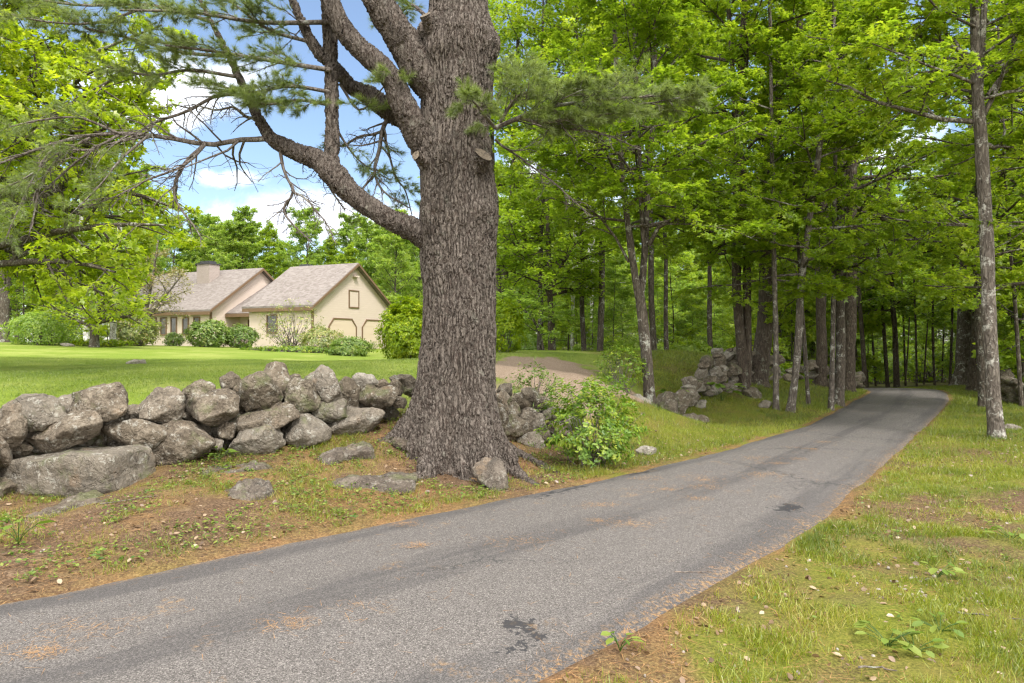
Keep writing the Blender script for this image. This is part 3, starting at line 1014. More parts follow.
WG = dict(s0=9.7, s1=20.5, w0=.35, w1=9.75, ze=4.1, zr=7.33)
GG = dict(s0=0, s1=5.6, w0=0, w1=8.8, ze=4.19, zr=7.18)
mb = MB()
gabled(mb, GG['s0'], GG['s1'], GG['w0'], GG['w1'], .3, GG['ze'], GG['zr'])
gabled(mb, WG['s0'], WG['s1'], WG['w0'], WG['w1'], .3, WG['ze'], WG['zr'])
hbox(mb, 5.6, 9.7, 3.0, 8.0, .3, 4.2)
mb.build('wall', M_SIDING, house, smooth=False)
mb = MB(); roof_pair(mb, **{k: GG[k] for k in ('s0', 's1', 'w0', 'w1', 'ze', 'zr')}); o_r = mb.build('roof', M_ROOF, house, smooth=False)
mb = MB(); roof_pair(mb, **{k: WG[k] for k in ('s0', 's1', 'w0', 'w1', 'ze', 'zr')}); w_r = mb.build('roof', M_ROOF, house, smooth=False)
mb = MB()
v = []
for dz in (0, .14):
    v += [hp(5.4, 1.7, 3.72 + dz), hp(9.68, 1.7, 3.72 + dz), hp(9.68, 6.6, 6.6 + dz), hp(5.4, 6.6, 6.6 + dz)]
mb.add(v, [[0, 1, 2, 3], [4, 7, 6, 5], [0, 4, 5, 1], [1, 5, 6, 2], [2, 6, 7, 3], [3, 7, 4, 0]])
mb.build('porch_roof', M_ROOF, house, smooth=False)
mb = MB()
rake(mb, GG['s0'], GG['w0'], GG['w1'], GG['ze'], GG['zr']); rake(mb, WG['s0'], WG['w0'], WG['w1'], WG['ze'], WG['zr'])
hbox(mb, -.32, 5.9, -.36, -.31, 3.78, 4.02)
hbox(mb, 9.4, 20.8, -.01, .04, 3.68, 3.92)
hbox(mb, 5.65, 9.65, 1.6, 1.68, 3.55, 3.8)
hbox(mb, -.03, .1, -.03, .1, .3, 3.95); hbox(mb, 9.67, 9.8, .32, .45, .3, 3.9)
mb.build('trim', M_TRIM, house, smooth=False)
mb = MB(); hbox(mb, 13.2, 14.6, 3.3, 4.3, 5.6, 7.85); ch = mb.build('chimney', M_BRICK, house, smooth=False)
mb = MB(); hbox(mb, 13.12, 14.68, 3.22, 4.38, 7.85, 7.93); hbox(mb, 13.4, 14.4, 3.45, 4.15, 7.93, 8.12); mb.build('chimney_cap', M_CAP, ch, smooth=False)
mb = MB(); hbox(mb, 4.5, 5.3, 4.6, 5.2, 7.0, 7.55); mb.build('ridge_vent', M_CAP, house, smooth=False)


def window_w(s, wd, z0, z1, wface):
    """window in a wall that runs along HN (faces -HU)"""
    mf = MB(); t = .09
    hbox(mf, s - wd / 2 - t, s - wd / 2, wface - .06, wface - .003, z0 - t, z1 + t); hbox(mf, s + wd / 2, s + wd / 2 + t, wface - .06, wface - .003, z0 - t, z1 + t)
    hbox(mf, s - wd / 2, s + wd / 2, wface - .06, wface - .003, z1, z1 + t); hbox(mf, s - wd / 2, s + wd / 2, wface - .08, wface - .003, z0 - t, z0)
    f = mf.build('window', M_TRIM, house, smooth=False)
    mp = MB(); hbox(mp, s - wd / 2, s + wd / 2, wface - .025, wface - .004, z0, z1); mp.build('pane', M_GLASS, f, smooth=False)


for t_, z0 in ((1.4, 2.9), (2.55, 2.3), (3.8, 2.3), (4.9, 2.3), (6.0, 2.3)):
    window_w(9.7 + t_, .5, z0, 3.48, .35)
window_w(8.2, 1.0, 2.5, 3.3, 3.0)
window_w(3.5, .8, 2.4, 3.5, 0)
mb = MB(); hbox(mb, 6.1, 7.0, 2.93, 2.997, 1.3, 3.3); mb.build('entry_door', M_TRIM, house, smooth=False)
# gable window
mf = MB()
for (a, b, z0, z1) in ((3.71, 3.80, 4.14, 5.42), (4.78, 4.87, 4.14, 5.42), (3.80, 4.78, 5.33, 5.42), (3.80, 4.78, 4.14, 4.23)):
    hbox(mf, -.06, -.003, a, b, z0, z1)
f = mf.build('gable_window', M_TRIM, house, smooth=False)
mp = MB(); hbox(mp, -.03, -.004, 3.80, 4.78, 4.23, 5.33); mp.build('shutter', M_SIDING, f, smooth=False)
mb = MB(); hbox(mb, -.3, -.02, 4.2, 4.6, 6.35, 6.45); mb.build('gable_lamp', M_SIDING, house, smooth=False)
for (a, b) in ((1.63, 4.5), (5.3, 8.2)):
    zt, ck_ = 3.3, .5
    mf = MB(); t = .08
    for k, (ins, x0, x1, out_) in enumerate(((0, -.07, -.003, t),)):
        outer = [(a - t, HG - .3), (a - t, zt - ck_), (a + ck_ - .06, zt + t), (b - ck_ + .06, zt + t), (b + t, zt - ck_), (b + t, HG - .3)]
        inner = [(a, HG - .3), (a, zt - ck_), (a + ck_, zt), (b - ck_, zt), (b, zt - ck_), (b, HG - .3)]
        v = [hp(x0, w, z) for (w, z) in outer] + [hp(x0, w, z) for (w, z) in inner] + [hp(x1, w, z) for (w, z) in outer] + [hp(x1, w, z) for (w, z) in inner]
        for i in range(5):
            mf.add(v, [[i, i + 1, 7 + i, 6 + i], [12 + i, 18 + i, 19 + i, 13 + i], [i, 12 + i, 13 + i, i + 1], [6 + i, 7 + i, 19 + i, 18 + i]])
    gd = MB()
    gd.add([hp(-.02, w, z) for (w, z) in inner] , [[0, 1, 2, 3, 4, 5]])
    for zz in (1.75, 2.3, 2.85):
        hbox(gd, -.028, -.021, a + .05, b - .05, zz, zz + .03)
    dobj = gd.build('garage_door', M_GDOOR, house, smooth=False)
    mf.build('door_frame', M_TRIM, dobj, smooth=False)
# porch step box is hidden by shrubs


# ================================================================ stone walls
rng = np.random.default_rng(11)


def wall_d(px):
    return np.interp(px, [-260, -120, 0, 100, 230, 300, 380, 440, 545], [6.4, 6.95, 7.4, 7.85, 8.5, 8.95, 9.6, 10.2, 10.9])


def add_stone(parent, px, py, w, h, tilt=0.0, back=0.0, mat=None, sub=4, p=None, name='boulder', d=None, fat=1.0, boxy=False):
    dd = wall_d(px) if d is None else d
    zc = CAMH + (CY - py) / FPX * dd
    dd = dd + .22 * max(zc - .3, 0) + back
    k = dd / FPX
    c3 = P(px, py, dd)
    a, c_ = w / 2 * k * 1.05, h / 2 * k * 1.06
    b = min(max(.75 * (a + c_) / 2, .10), .42) * rng.uniform(.9, 1.2) * fat
    mat = mat or (M_ROCK if rng.random() < .68 else M_ROCKD)
    me = rock_mesh(rng, a, b, c_, mat, sub, rng.integers(14, 26), p or rng.uniform(9, 22), radians(tilt), rng.normal(0, .12), name, boxy=boxy)
    o = link(name, me, parent, c3 - (np.array(parent.location) if parent else 0))
    return o


S = .2539
w1 = thing('stone_wall', tuple(GP(200, 8.6)), 'dry stone wall of big grey boulders between the lawn and the roadside bank, left of the pine', 'stone wall', 'dry stone walls')
SLAB = (306, 518, 530, 176)
R1 = [(35, 335, 150, 180, -25), (55, 268, 60, 66, 0, .25), (160, 280, 172, 132, 5), (282, 255, 120, 86, 12, .15), (392, 246, 216, 152, -4), (245, 366, 318, 150, 10), (535, 366, 255, 112, -3), (536, 285, 90, 60, 5, .1),
      (645, 266, 156, 156, 0), (785, 212, 150, 112, 4, .15), (832, 272, 216, 140, 10), (715, 402, 255, 196, 18), (306, 518, 530, 176, 3.5), (893, 357, 70, 72, 0), (852, 412, 52, 46, 0), (908, 172, 86, 84, 0, .25),
      (850, 487, 95, 46, 0), (-20, 440, 120, 120, 0), (70, 432, 90, 60, 10, .15), (15, 590, 90, 90, 0), (-100, 330, 200, 160, 5), (-110, 470, 230, 170, 0), (-120, 600, 260, 120, 4), (-290, 350, 200, 150, 0), (-300, 500, 240, 180, 0), (-320, 620, 240, 90, 0),
      (420, 310, 80, 50, 0, .3), (590, 320, 60, 50, 0, .25), (480, 420, 120, 50, 0, .25), (620, 430, 90, 70, 0, .2), (200, 430, 150, 50, 0, .25)]
for r in R1:
    add_stone(w1, r[0] * S, 340 + r[1] * S, r[2] * S, r[3] * S, r[4], r[5] if len(r) > 5 else 0, sub=5 if r[2] > 140 else 4, mat=M_ROCKD if r[:4] == SLAB else None, p=11 if r[:4] == SLAB else None, fat=1.1 if r[:4] == SLAB else 1.0, boxy=r[:4] == SLAB)
R2 = [(215, 165, 176, 146, 10), (308, 122, 125, 155, 20, .2), (250, 278, 266, 104, 9), (205, 372, 236, 128, 12), (286, 216, 50, 40, 0), (348, 216, 56, 50, 0), (405, 186, 136, 138, -20), (440, 136, 70, 105, -25, .22),
      (500, 132, 146, 118, -22), (588, 182, 90, 146, -8, .18), (515, 236, 128, 114, 10), (398, 326, 196, 148, 0), (608, 286, 240, 124, 18), (650, 122, 112, 66, 3, .1), (698, 186, 156, 96, -6), (710, 137, 66, 46, 0), (765, 152, 68, 74, 0, .1),
      (780, 206, 66, 48, 0), (812, 126, 76, 56, 0, .5), (770, 117, 46, 32, 0, .4), (365, 113, 58, 36, 0, .25), (480, 312, 44, 42, 0), (340, 260, 120, 60, 0, .3), (450, 262, 80, 60, 0, .25), (560, 240, 70, 60, 0, .25), (260, 330, 60, 40, 0, .2), (825, 165, 60, 40, 0, .3)]
for r in R2:
    add_stone(w1, 200 + r[0] * S, 350 + r[1] * S, r[2] * S, r[3] * S, r[4], r[5] if len(r) > 5 else 0, sub=5 if r[2] > 120 else 4,
              mat=M_ROCKD if r[0] in (398, 205, 698) else (M_ROCKP if r[0] == 650 else None))
for px in np.arange(-140, 398, 15.0):
    top = np.interp(px, [-140, 0, 60, 110, 130, 190, 260, 330, 400], [400, 412, 402, 398, 412, 392, 388, 384, 388]) + 9
    bot = np.interp(px, [-140, 0, 150, 230, 300, 380, 400], [505, 492, 466, 452, 442, 424, 420]) - 8
    for py in np.arange(top, bot, 15.0):
        add_stone(w1, px + rng.normal(0, 3), py + rng.normal(0, 2), rng.uniform(20, 30), rng.uniform(17, 24), rng.normal(0, 15), .34, mat=M_ROCKD, sub=3, name='fill_stone')
w2 = thing('stone_wall', tuple(GP(545, 11.2)), 'short run of dark tumbled wall stones right behind the big pine trunk', 'stone wall', 'dry stone walls')
for r in [(475, 360, 70, 150, 10), (482, 288, 70, 110, 0), (520, 322, 78, 88, 0), (545, 386, 126, 96, 0), (590, 432, 116, 84, -5), (565, 276, 88, 66, -10), (530, 286, 66, 56, 0), (585, 342, 78, 78, 0), (622, 372, 66, 88, 0), (604, 258, 96, 52, -20),
          (642, 286, 70, 46, 0), (505, 425, 90, 70, 0), (655, 330, 60, 60, 0, .1), (640, 420, 60, 60, 0, .1), (690, 330, 80, 60, 0, .3), (700, 390, 90, 70, 0, .3), (745, 365, 90, 60, 0, .5), (490, 235, 60, 50, 0, .2), (800, 380, 80, 50, 0, .8), (560, 320, 90, 80, 0, .3)]:
    add_stone(w2, 380 + r[0] * S, 330 + r[1] * S, r[2] * S, r[3] * S, r[4], r[5] if len(r) > 5 else 0, d=10.9, mat=M_ROCKD if rng.random() < .75 else M_ROCK)
# tumbled heap further along
w3 = thing('stone_heap', tuple(GP(712, 18.3)), 'sloping heap of many pale and dark fieldstones beside the grass verge', 'stone heap')
cnt = 0
for k in range(90):
    f = rng.random() ** .9
    px = 684 + 64 * f + rng.normal(0, 3)
    d0 = 17.2 + 2.6 * f
    top = np.interp(px, [680, 690, 705, 717, 725, 750], [384, 375, 358, 346, 344, 350])
    bot = np.interp(px, [680, 700, 750], [400, 405, 396])
    t_ = rng.random()
    py = top + (bot - top) * t_ + 3
    w_ = rng.uniform(9, 17); h_ = w_ * rng.uniform(.5, .85)
    add_stone(w3, px, py, w_, h_, rng.normal(15, 15), back=(1 - t_) * .35, d=d0, sub=3 if w_ < 13 else 4, mat=(M_ROCKP if px < 728 and rng.random() < .3 else (M_ROCK if rng.random() < .6 else M_ROCKD)), fat=1.5, name='fieldstone')
w4 = thing('stone_wall', tuple(GP(800, 23)), 'low mossy stone wall running behind the roadside tree trunks', 'stone wall', 'dry stone walls')
for k in range(46):
    px = rng.uniform(742, 862); d0 = np.interp(px, [742, 862], [20.5, 29])
    gz = GP(px, d0)[2]
    pyb = CY + (CAMH - gz) / d0 * FPX
    py = pyb - rng.uniform(2, 26) * np.interp(px, [742, 862], [1.25, .5])
    add_stone(w4, px, py, rng.uniform(9, 17), rng.uniform(6, 11), rng.normal(0, 12), d=d0, sub=3, mat=M_ROCKD if rng.random() < .6 else M_ROCK, fat=1.6)
w5 = thing('stone_wall', tuple(GP(1012, 21.5)), 'dark stone wall in shade behind the pale mottled tree on the right verge', 'stone wall', 'dry stone walls')
for k in range(64):
    px = rng.uniform(999, 1110); d0 = np.interp(px, [999, 1110], [23.5, 18.5])
    pyb = CY + (CAMH - GP(px, d0)[2]) / d0 * FPX
    py = pyb - rng.uniform(1, 30)
    add_stone(w5, px, py, rng.uniform(10, 18), rng.uniform(6, 11), rng.normal(0, 12), d=d0, sub=3, mat=M_ROCKD, fat=1.6)

# loose stones: px,py,w,h,tilt,d, label
loose = [(491, 466, 33, 34, 0, 8.25, M_LEDGE, 'boulder', 'upright grey boulder leaning on the roots of the big pine'),
         (137, 364, 20, 8, 0, 19.2, M_ROCKP, 'lawn_rock', 'low rock poking out of the lawn beyond the wall'),
         (67, 345, 14, 4, 0, 31, M_ROCKP, 'flat_stone', 'pale flat stone at the far edge of the lawn by the spreading tree'),
         (638, 404, 26, 20, 10, 15.6, M_ROCKP, 'boulder', 'pale grey boulder left of the forked tree'),
         (648, 391, 18, 10, 0, 16.4, M_ROCKD, 'boulder', 'small dark stone on the slope behind the forked tree'),
         (630, 422, 34, 18, 5, 13.8, M_ROCKD, 'boulder', 'brownish half buried stone below the pale boulder'),
         (646, 452, 20, 12, 0, 11.0, M_ROCKP, 'boulder', 'pale flat stone in the grass right of the leafy bush'),
         (667, 394, 24, 26, -30, 16.6, M_ROCKD, 'boulder', 'dark slanting stone just right of the forked tree'),
         (680, 392, 17, 28, -20, 17.0, M_ROCKD, 'boulder', 'dark upright slab at the foot of the stone heap'),
         (688, 408, 18, 12, 0, 16.2, M_ROCK, 'boulder', 'tan stone lying in front of the stone heap'),
         (699, 408, 18, 10, 0, 16.3, M_ROCK, 'boulder', 'low stone at the lower right foot of the stone heap'),
         (660, 419, 22, 14, 0, 15.4, M_ROCK, 'boulder', 'stone against the base of the forked tree'),
         (754, 378, 22, 12, -30, 18.6, M_ROCKD, 'boulder', 'slab tipped against the thick trunk beside the heap'),
         (766, 394, 14, 9, 0, 17.6, M_ROCK, 'boulder', 'small stone between two slim trunks on the mossy verge'),
         (222, 488, 10, 5, 0, 7.6, M_ROCKP, 'pale_stone', 'small whitish stone lying on the bank below the wall'),
         (1012, 428, 16, 8, 0, 14.0, M_ROCKP, 'boulder', 'flat stone in the grass right of the pale mottled tree'),
         (356, 443, 12, 5, 0, 8.9, M_ROCKP, 'pale_stone', 'little pale stone in the orange needles left of the pine')]
for (px, py, w_, h_, ti, d_, m_, nm_, lb) in loose:
    o = add_stone(None, px, py, w_, h_, ti, d=d_ - .22 * max(CAMH + (CY - py) / FPX * d_ - .3, 0), mat=m_, sub=5 if w_ > 25 else 4, name=nm_, fat=1.15)
    gz = Hs(o.location.x, o.location.y)
    hh_ = h_ / 2 * d_ / FPX
    if o.location.z - hh_ * .6 > gz:
        o.location.z = gz + hh_ * .6
    tag(o, lb, 'rock')
# bedrock ledges that break the surface of the bank
for (px, py, w_, h_, ti, lb) in [(238, 472, 74, 15, 11, 'long grey ledge of bedrock below the boulder wall'), (345, 456, 70, 13, 3, 'weathered ledge between the wall end and the pine roots'),
                                 (246, 494, 60, 14, 8, 'dark low ledge in the middle of the bank'), (372, 487, 110, 15, 2, 'dark ridge of rock running from the bank to the pine roots'), (75, 507, 95, 10, 8, 'flat ledge under the long boulder at far left'), (405, 447, 34, 12, 0, 'mossy ledge against the left root of the pine')]:
    d_ = 7.0
    for _ in range(30):
        x_ = (px - CX) / FPX * d_; d_ = .7 * d_ + .3 * (CAMH - Hs(x_, d_)) * FPX / (py + 2 - CY)
    k = d_ / FPX
    me = rock_mesh(rng, w_ / 2 * k, .30, max(h_ / 2 * k * 1.5, .15), M_LEDGE, 5, 13, 16, radians(ti * .7), .5, 'ledge_rock', rough=.42)
    c3 = GP(px, d_ + .15); c3[2] -= .075
    tag(link('ledge_rock', me, None, c3), lb, 'rock', 'bedrock ledges on the bank')

exec_trees = True

# ================================================================ the big pine
rng = np.random.default_rng(23)
pz = Hs(PINE[0], PINE[1])
PO = np.array([PINE[0], PINE[1], pz])
pine = thing('pine_tree', tuple(PO), 'huge old pine with furrowed grey brown trunk and spreading limbs beside the driveway', 'tree')
PD = 9.35
kk = PD / FPX
prof = [(495, 456, 46), (475, 457, 46), (460, 456, 45), (440, 455, 44), (420, 455, 42), (400, 455, 40), (370, 456.5, 37.3), (330, 459, 36), (290, 459, 36), (265, 458.7, 37), (240, 458.5, 37.5), (215, 459, 38.5), (200, 459, 38), (172, 456.5, 35.5),
        (150, 455.5, 36.5), (130, 454.5, 33.5), (100, 457, 35), (70, 457, 36), (50, 459, 38), (40, 459, 37.5), (28, 459, 33), (12, 459, 29), (0, 459, 28), (-60, 460, 26), (-200, 463, 22), (-420, 468, 14), (-520, 470, 7)]
pzv = np.array([CAMH + (CY - p[0]) * kk for p in prof]) - pz
pcx = np.array([(p[1] - CX) * kk for p in prof]) - PINE[0]
phw = np.array([p[2] * kk for p in prof])
zz = np.concatenate([np.linspace(-.32, 6.6, 780), np.linspace(6.65, pzv[-1], 60)])
NT = 340
th = np.arange(NT) / NT * 2 * pi
ZZ, TH = np.meshgrid(zz, th, indexing='ij')
cxz = np.interp(ZZ, pzv, pcx); rz0 = np.interp(ZZ, pzv, phw)
rr_ = rz0.copy()
for (an, wd, amp, ht, z0) in [(186, 17, .30, .26, .26), (222, 11, .16, .30, .16), (250, 11, .42, .34, .0), (281, 8, .26, .22, -.06), (309, 12, .42, .40, .0), (340, 11, .26, .36, 0), (25, 26, .2, .25, .1), (75, 26, .2, .3, .3), (130, 26, .2, .3, .4)]:
    dt = (np.degrees(TH) - an + 180) % 360 - 180
    rr_ += amp * np.exp(-np.maximum(ZZ - z0, 0) / ht) * np.exp(-(dt / wd) ** 2)
rr_ *= 1 + .035 * fbm(np.stack([np.cos(TH) * 1.2, np.sin(TH) * 1.2, ZZ * .9], -1), 3, 61) + .02 * fbm(np.stack([np.cos(TH) * 4, np.sin(TH) * 4, ZZ * 2.5], -1), 2, 66)
for (px, py, th0, ww, hh_, amp) in [(416, 156, 195, 16, .13, .10), (425, 34, 200, 22, .12, .09), (497, 48, 345, 26, .2, .05), (480, 165, 320, 20, .16, .06), (450, 165, 262, 28, .18, .035), (488, 215, 320, 26, .12, .04), (440, 60, 240, 30, .14, .05)]:
    z0 = CAMH + (CY - py) * kk - pz
    dt = (np.degrees(TH) - th0 + 180) % 360 - 180
    rr_ += amp * np.exp(-((ZZ - z0) / hh_) ** 2 - (dt / ww) ** 2)
mb = MB()
V = np.stack([cxz + rr_ * np.cos(TH), rr_ * np.sin(TH), ZZ], -1)
n0 = len(zz)
i = np.arange(n0 - 1)[:, None] * NT; j = np.arange(NT)[None]; j2 = (j + 1) % NT
mb.add(V, np.stack([i + j, i + j2, i + NT + j2, i + NT + j], -1).reshape(-1, 4))


def dense_tube(mb, path4, sides, step=.014, seed=0, amp=.06):
    path4 = np.asarray(path4, float)
    L = np.linalg.norm(np.diff(path4[:, :3], axis=0), axis=1).sum()
    q = smooth_path(path4, max(12, int(L / step)))
    p, r = q[:, :3], np.maximum(q[:, 3], .004)
    t = nrm(np.gradient(p, axis=0))
    ref = np.array([0, 1.0, 0]) if abs(nrm((p[-1] - p[0])[None])[0, 1]) < .8 else np.array([1.0, 0, 0])
    u_ = nrm(np.cross(t, ref)); v_ = np.cross(t, u_)
    a = np.arange(sides) / sides * 2 * pi
    dirs = u_[:, None] * np.cos(a)[None, :, None] + v_[:, None] * np.sin(a)[None, :, None]
    ring = p[:, None] + r[:, None, None] * dirs
    nz = fbm(ring * 3.0, 3, 70 + seed) * amp + fbm(ring * 9, 2, 75 + seed) * amp * .5
    ring = p[:, None] + (r[:, None] * (1 + nz))[..., None] * dirs
    n = len(p)
    i = np.arange(n - 1)[:, None] * sides; j = np.arange(sides)[None]; j2 = (j + 1) % sides
    mb.add(ring, np.stack([i + j, i + sides + j, i + sides + j2, i + j2], -1).reshape(-1, 4))


def pp(px, py, d, w):
    c = P(px, py, d) - PO
    return [c[0], c[1], c[2], w / 2 * d / FPX]


# surface roots that run out over the bank
def rootpath(lst):
    out = []
    for (px, py, r, up) in lst:
        d_ = 8.8
        for _ in range(15):
            d_ = .5 * d_ + .5 * (CAMH - Hs((px - CX) / FPX * d_, d_)) * FPX / (py - CY)
        gq = GP(px, d_) - PO
        out.append([gq[0], gq[1], gq[2] + up * r, r])
    return out


roots = [[(486, 446, .17, .7), (500, 460, .13, .5), (513, 472, .09, .25), (527, 481, .05, -.1), (538, 486, .03, -.6)],
         [(436, 455, .17, .5), (428, 466, .12, .3), (424, 474, .07, .0), (415, 480, .04, -.7)],
         [(446, 462, .12, .4), (452, 472, .08, .1), (464, 479, .04, -.4), (480, 483, .025, -.9)],
         [(412, 428, .16, .5), (400, 434, .11, .2), (388, 438, .06, -.3), (376, 441, .04, -.9)],
         [(505, 452, .12, .3), (525, 458, .08, 0), (548, 468, .05, -.4), (562, 474, .03, -1)]]
for k, r_ in enumerate(roots):
    dense_tube(mb, rootpath(r_), 60, .014, k, .12)
mb.build('trunk', M_PINE, pine)

LIMBS = {
    'L1': [(448, 250, 9.3, 34), (420, 233, 9.25, 25), (400, 224, 9.2, 21), (381, 214, 9.2, 19), (353, 195, 9.25, 21), (331.6, 172, 9.3, 23), (318, 160, 9.35, 20), (302, 154.5, 9.35, 17), (285, 146, 9.4, 15), (271, 138, 9.4, 12), (258, 117, 9.45, 9), (250, 100, 9.5, 7.5), (239, 77, 9.6, 6), (229, 56, 9.7, 5), (211, 21, 9.8, 3.5), (190, -20, 9.9, 2)],
    'L1s': [(331, 172, 9.35, 15), (332, 150, 9.35, 13), (332, 123, 9.4, 12.5), (331, 70, 9.5, 12), (330, 35, 9.6, 13), (327, 0, 9.7, 13), (322, -60, 9.8, 11), (318, -150, 10, 6)],
    'L2': [(440, 165, 9.35, 26), (421, 139, 9.2, 29), (405, 110, 9.1, 25), (393, 82, 9.1, 22), (377, 63, 9.1, 21), (353, 42, 9.15, 19), (335, 14, 9.2, 18), (326, -20, 9.3, 17), (312, -100, 9.5, 13), (300, -200, 9.8, 7)],
    'L3': [(440, 92, 9.2, 36), (420, 70, 9.15, 34), (408, 48, 9.15, 32), (395, 28, 9.15, 30), (377, 0, 9.15, 28), (352, -50, 9.3, 24), (330, -140, 9.6, 16), (310, -260, 10, 8)],
    'L4': [(430, 128, 9.7, 22), (405, 118, 9.8, 21), (389, 110, 9.85, 20), (370, 96, 9.9, 18), (352, 87, 9.9, 14), (338, 70, 9.9, 10), (320, 50, 10, 7), (300, 20, 10.1, 5), (285, -20, 10.3, 3)],
    'L5': [(331, 64, 9.5, 9), (320, 55, 9.5, 9), (311, 42, 9.5, 8.5), (302, 22, 9.5, 8), (294, 4, 9.5, 7), (286, -30, 9.6, 5)],
}
for k, (nm, pts) in enumerate(LIMBS.items()):
    mb = MB(); dense_tube(mb, [pp(*p) for p in pts], 84 if nm in ('L2', 'L3', 'L1') else 56, .014, 10 + k, .07)
    mb.build('limb', M_PINE, pine)
# sawn stubs
for (px, py, d_, dirv, L, r) in [(476, 167, 9.0, (.5, -.55, .67), .20, .125), (424, 161, 8.98, (-.55, -.8, .25), .16, .06), (431, 28, 8.98, (-.35, -.6, .75), .17, .075)]:
    c = P(px, py, d_) - PO
    dv = nrm(np.array(dirv)[None])[0]
    mb = MB(); dense_tube(mb, [[*(c - dv * .15), r * 1.35], [*c, r * 1.1], [*(c + dv * L * .5), r], [*(c + dv * L), r * .98]], 48, .014, 30, .08)
    stub = mb.build('sawn_stub', M_PINE, pine)
    e1 = nrm(np.cross(dv, [0, 0, 1.0])[None])[0]; e2 = np.cross(dv, e1)
    a = np.arange(28) / 28 * 2 * pi
    mb = MB(); mb.add(c + dv * (L + .006) + r * 1.0 * (np.cos(a)[:, None] * e1 + np.sin(a)[:, None] * e2), [list(range(28))])
    mb.build('cut_face', M_SAWN, stub)

# thin bare branches and needle boughs
BARE = [[(271, 138, 9.4, 6), (239, 139, 9.35, 5), (208, 143, 9.3, 5), (162, 135, 9.2, 4.5), (120, 133, 9.1, 4), (60, 141, 8.9, 3), (-5, 164, 8.7, 2)],
        [(255, 96, 9.5, 4), (220, 96, 9.4, 3.5), (190, 111, 9.3, 3), (155, 123, 9.2, 2.5), (148, 132, 9.1, 2), (110, 145, 9, 1.5)],
        [(206, 142, 9.3, 4), (188, 160, 9.25, 3.5), (176, 182, 9.2, 3), (177, 200, 9.2, 2.4), (192, 220, 9.2, 2), (205, 240, 9.2, 1.2)],
        [(206, 144, 9.3, 3), (185, 165, 9.1, 2.6), (150, 180, 9.0, 2), (120, 195, 8.9, 1.5), (80, 210, 8.8, 1)],
        [(280, 148, 9.4, 4), (285, 172, 9.3, 3), (292, 190, 9.3, 2.8), (282, 207, 9.3, 2.4), (295, 224, 9.3, 2), (312, 238, 9.3, 1)],
        [(292, 190, 9.3, 2.2), (310, 203, 9.2, 2), (325, 220, 9.2, 1.4), (335, 236, 9.2, 1)],
        [(300, 155, 9.35, 4), (316, 165, 9.6, 3), (330, 190, 9.8, 2), (345, 212, 10, 1.2)],
        [(392, 112, 9.85, 5), (383, 130, 9.8, 4.5), (378, 152, 9.75, 4), (374, 175, 9.7, 3), (385, 195, 9.7, 2.2), (410, 210, 9.7, 1.2)],
        [(383, 130, 9.8, 3), (360, 135, 9.8, 2.5), (340, 145, 9.8, 2), (320, 140, 9.8, 1.2)],
        [(258, 117, 9.45, 4), (245, 118, 9.3, 3), (232, 110, 9.2, 2.4), (215, 112, 9.1, 2), (190, 105, 9.0, 1.2)],
        [(120, 134, 9.1, 3), (95, 150, 9.0, 2.4), (60, 175, 8.9, 2), (35, 200, 8.8, 1.3)],
        [(90, 138, 9.0, 3), (60, 158, 8.8, 2.4), (40, 190, 8.7, 2), (30, 235, 8.6, 1.2)],
        [(495, 128, 9.2, 4), (540, 112, 9.0, 4), (590, 118, 8.9, 3), (640, 104, 8.8, 2.4), (690, 98, 8.75, 1.4)],
        [(520, 118, 9.1, 3), (560, 128, 9, 2.4), (600, 133, 8.9, 2), (640, 150, 8.9, 1)],
        [(495, 140, 9.3, 3), (520, 160, 9.3, 2), (555, 185, 9.2, 1.6), (590, 215, 9.2, 1)]]
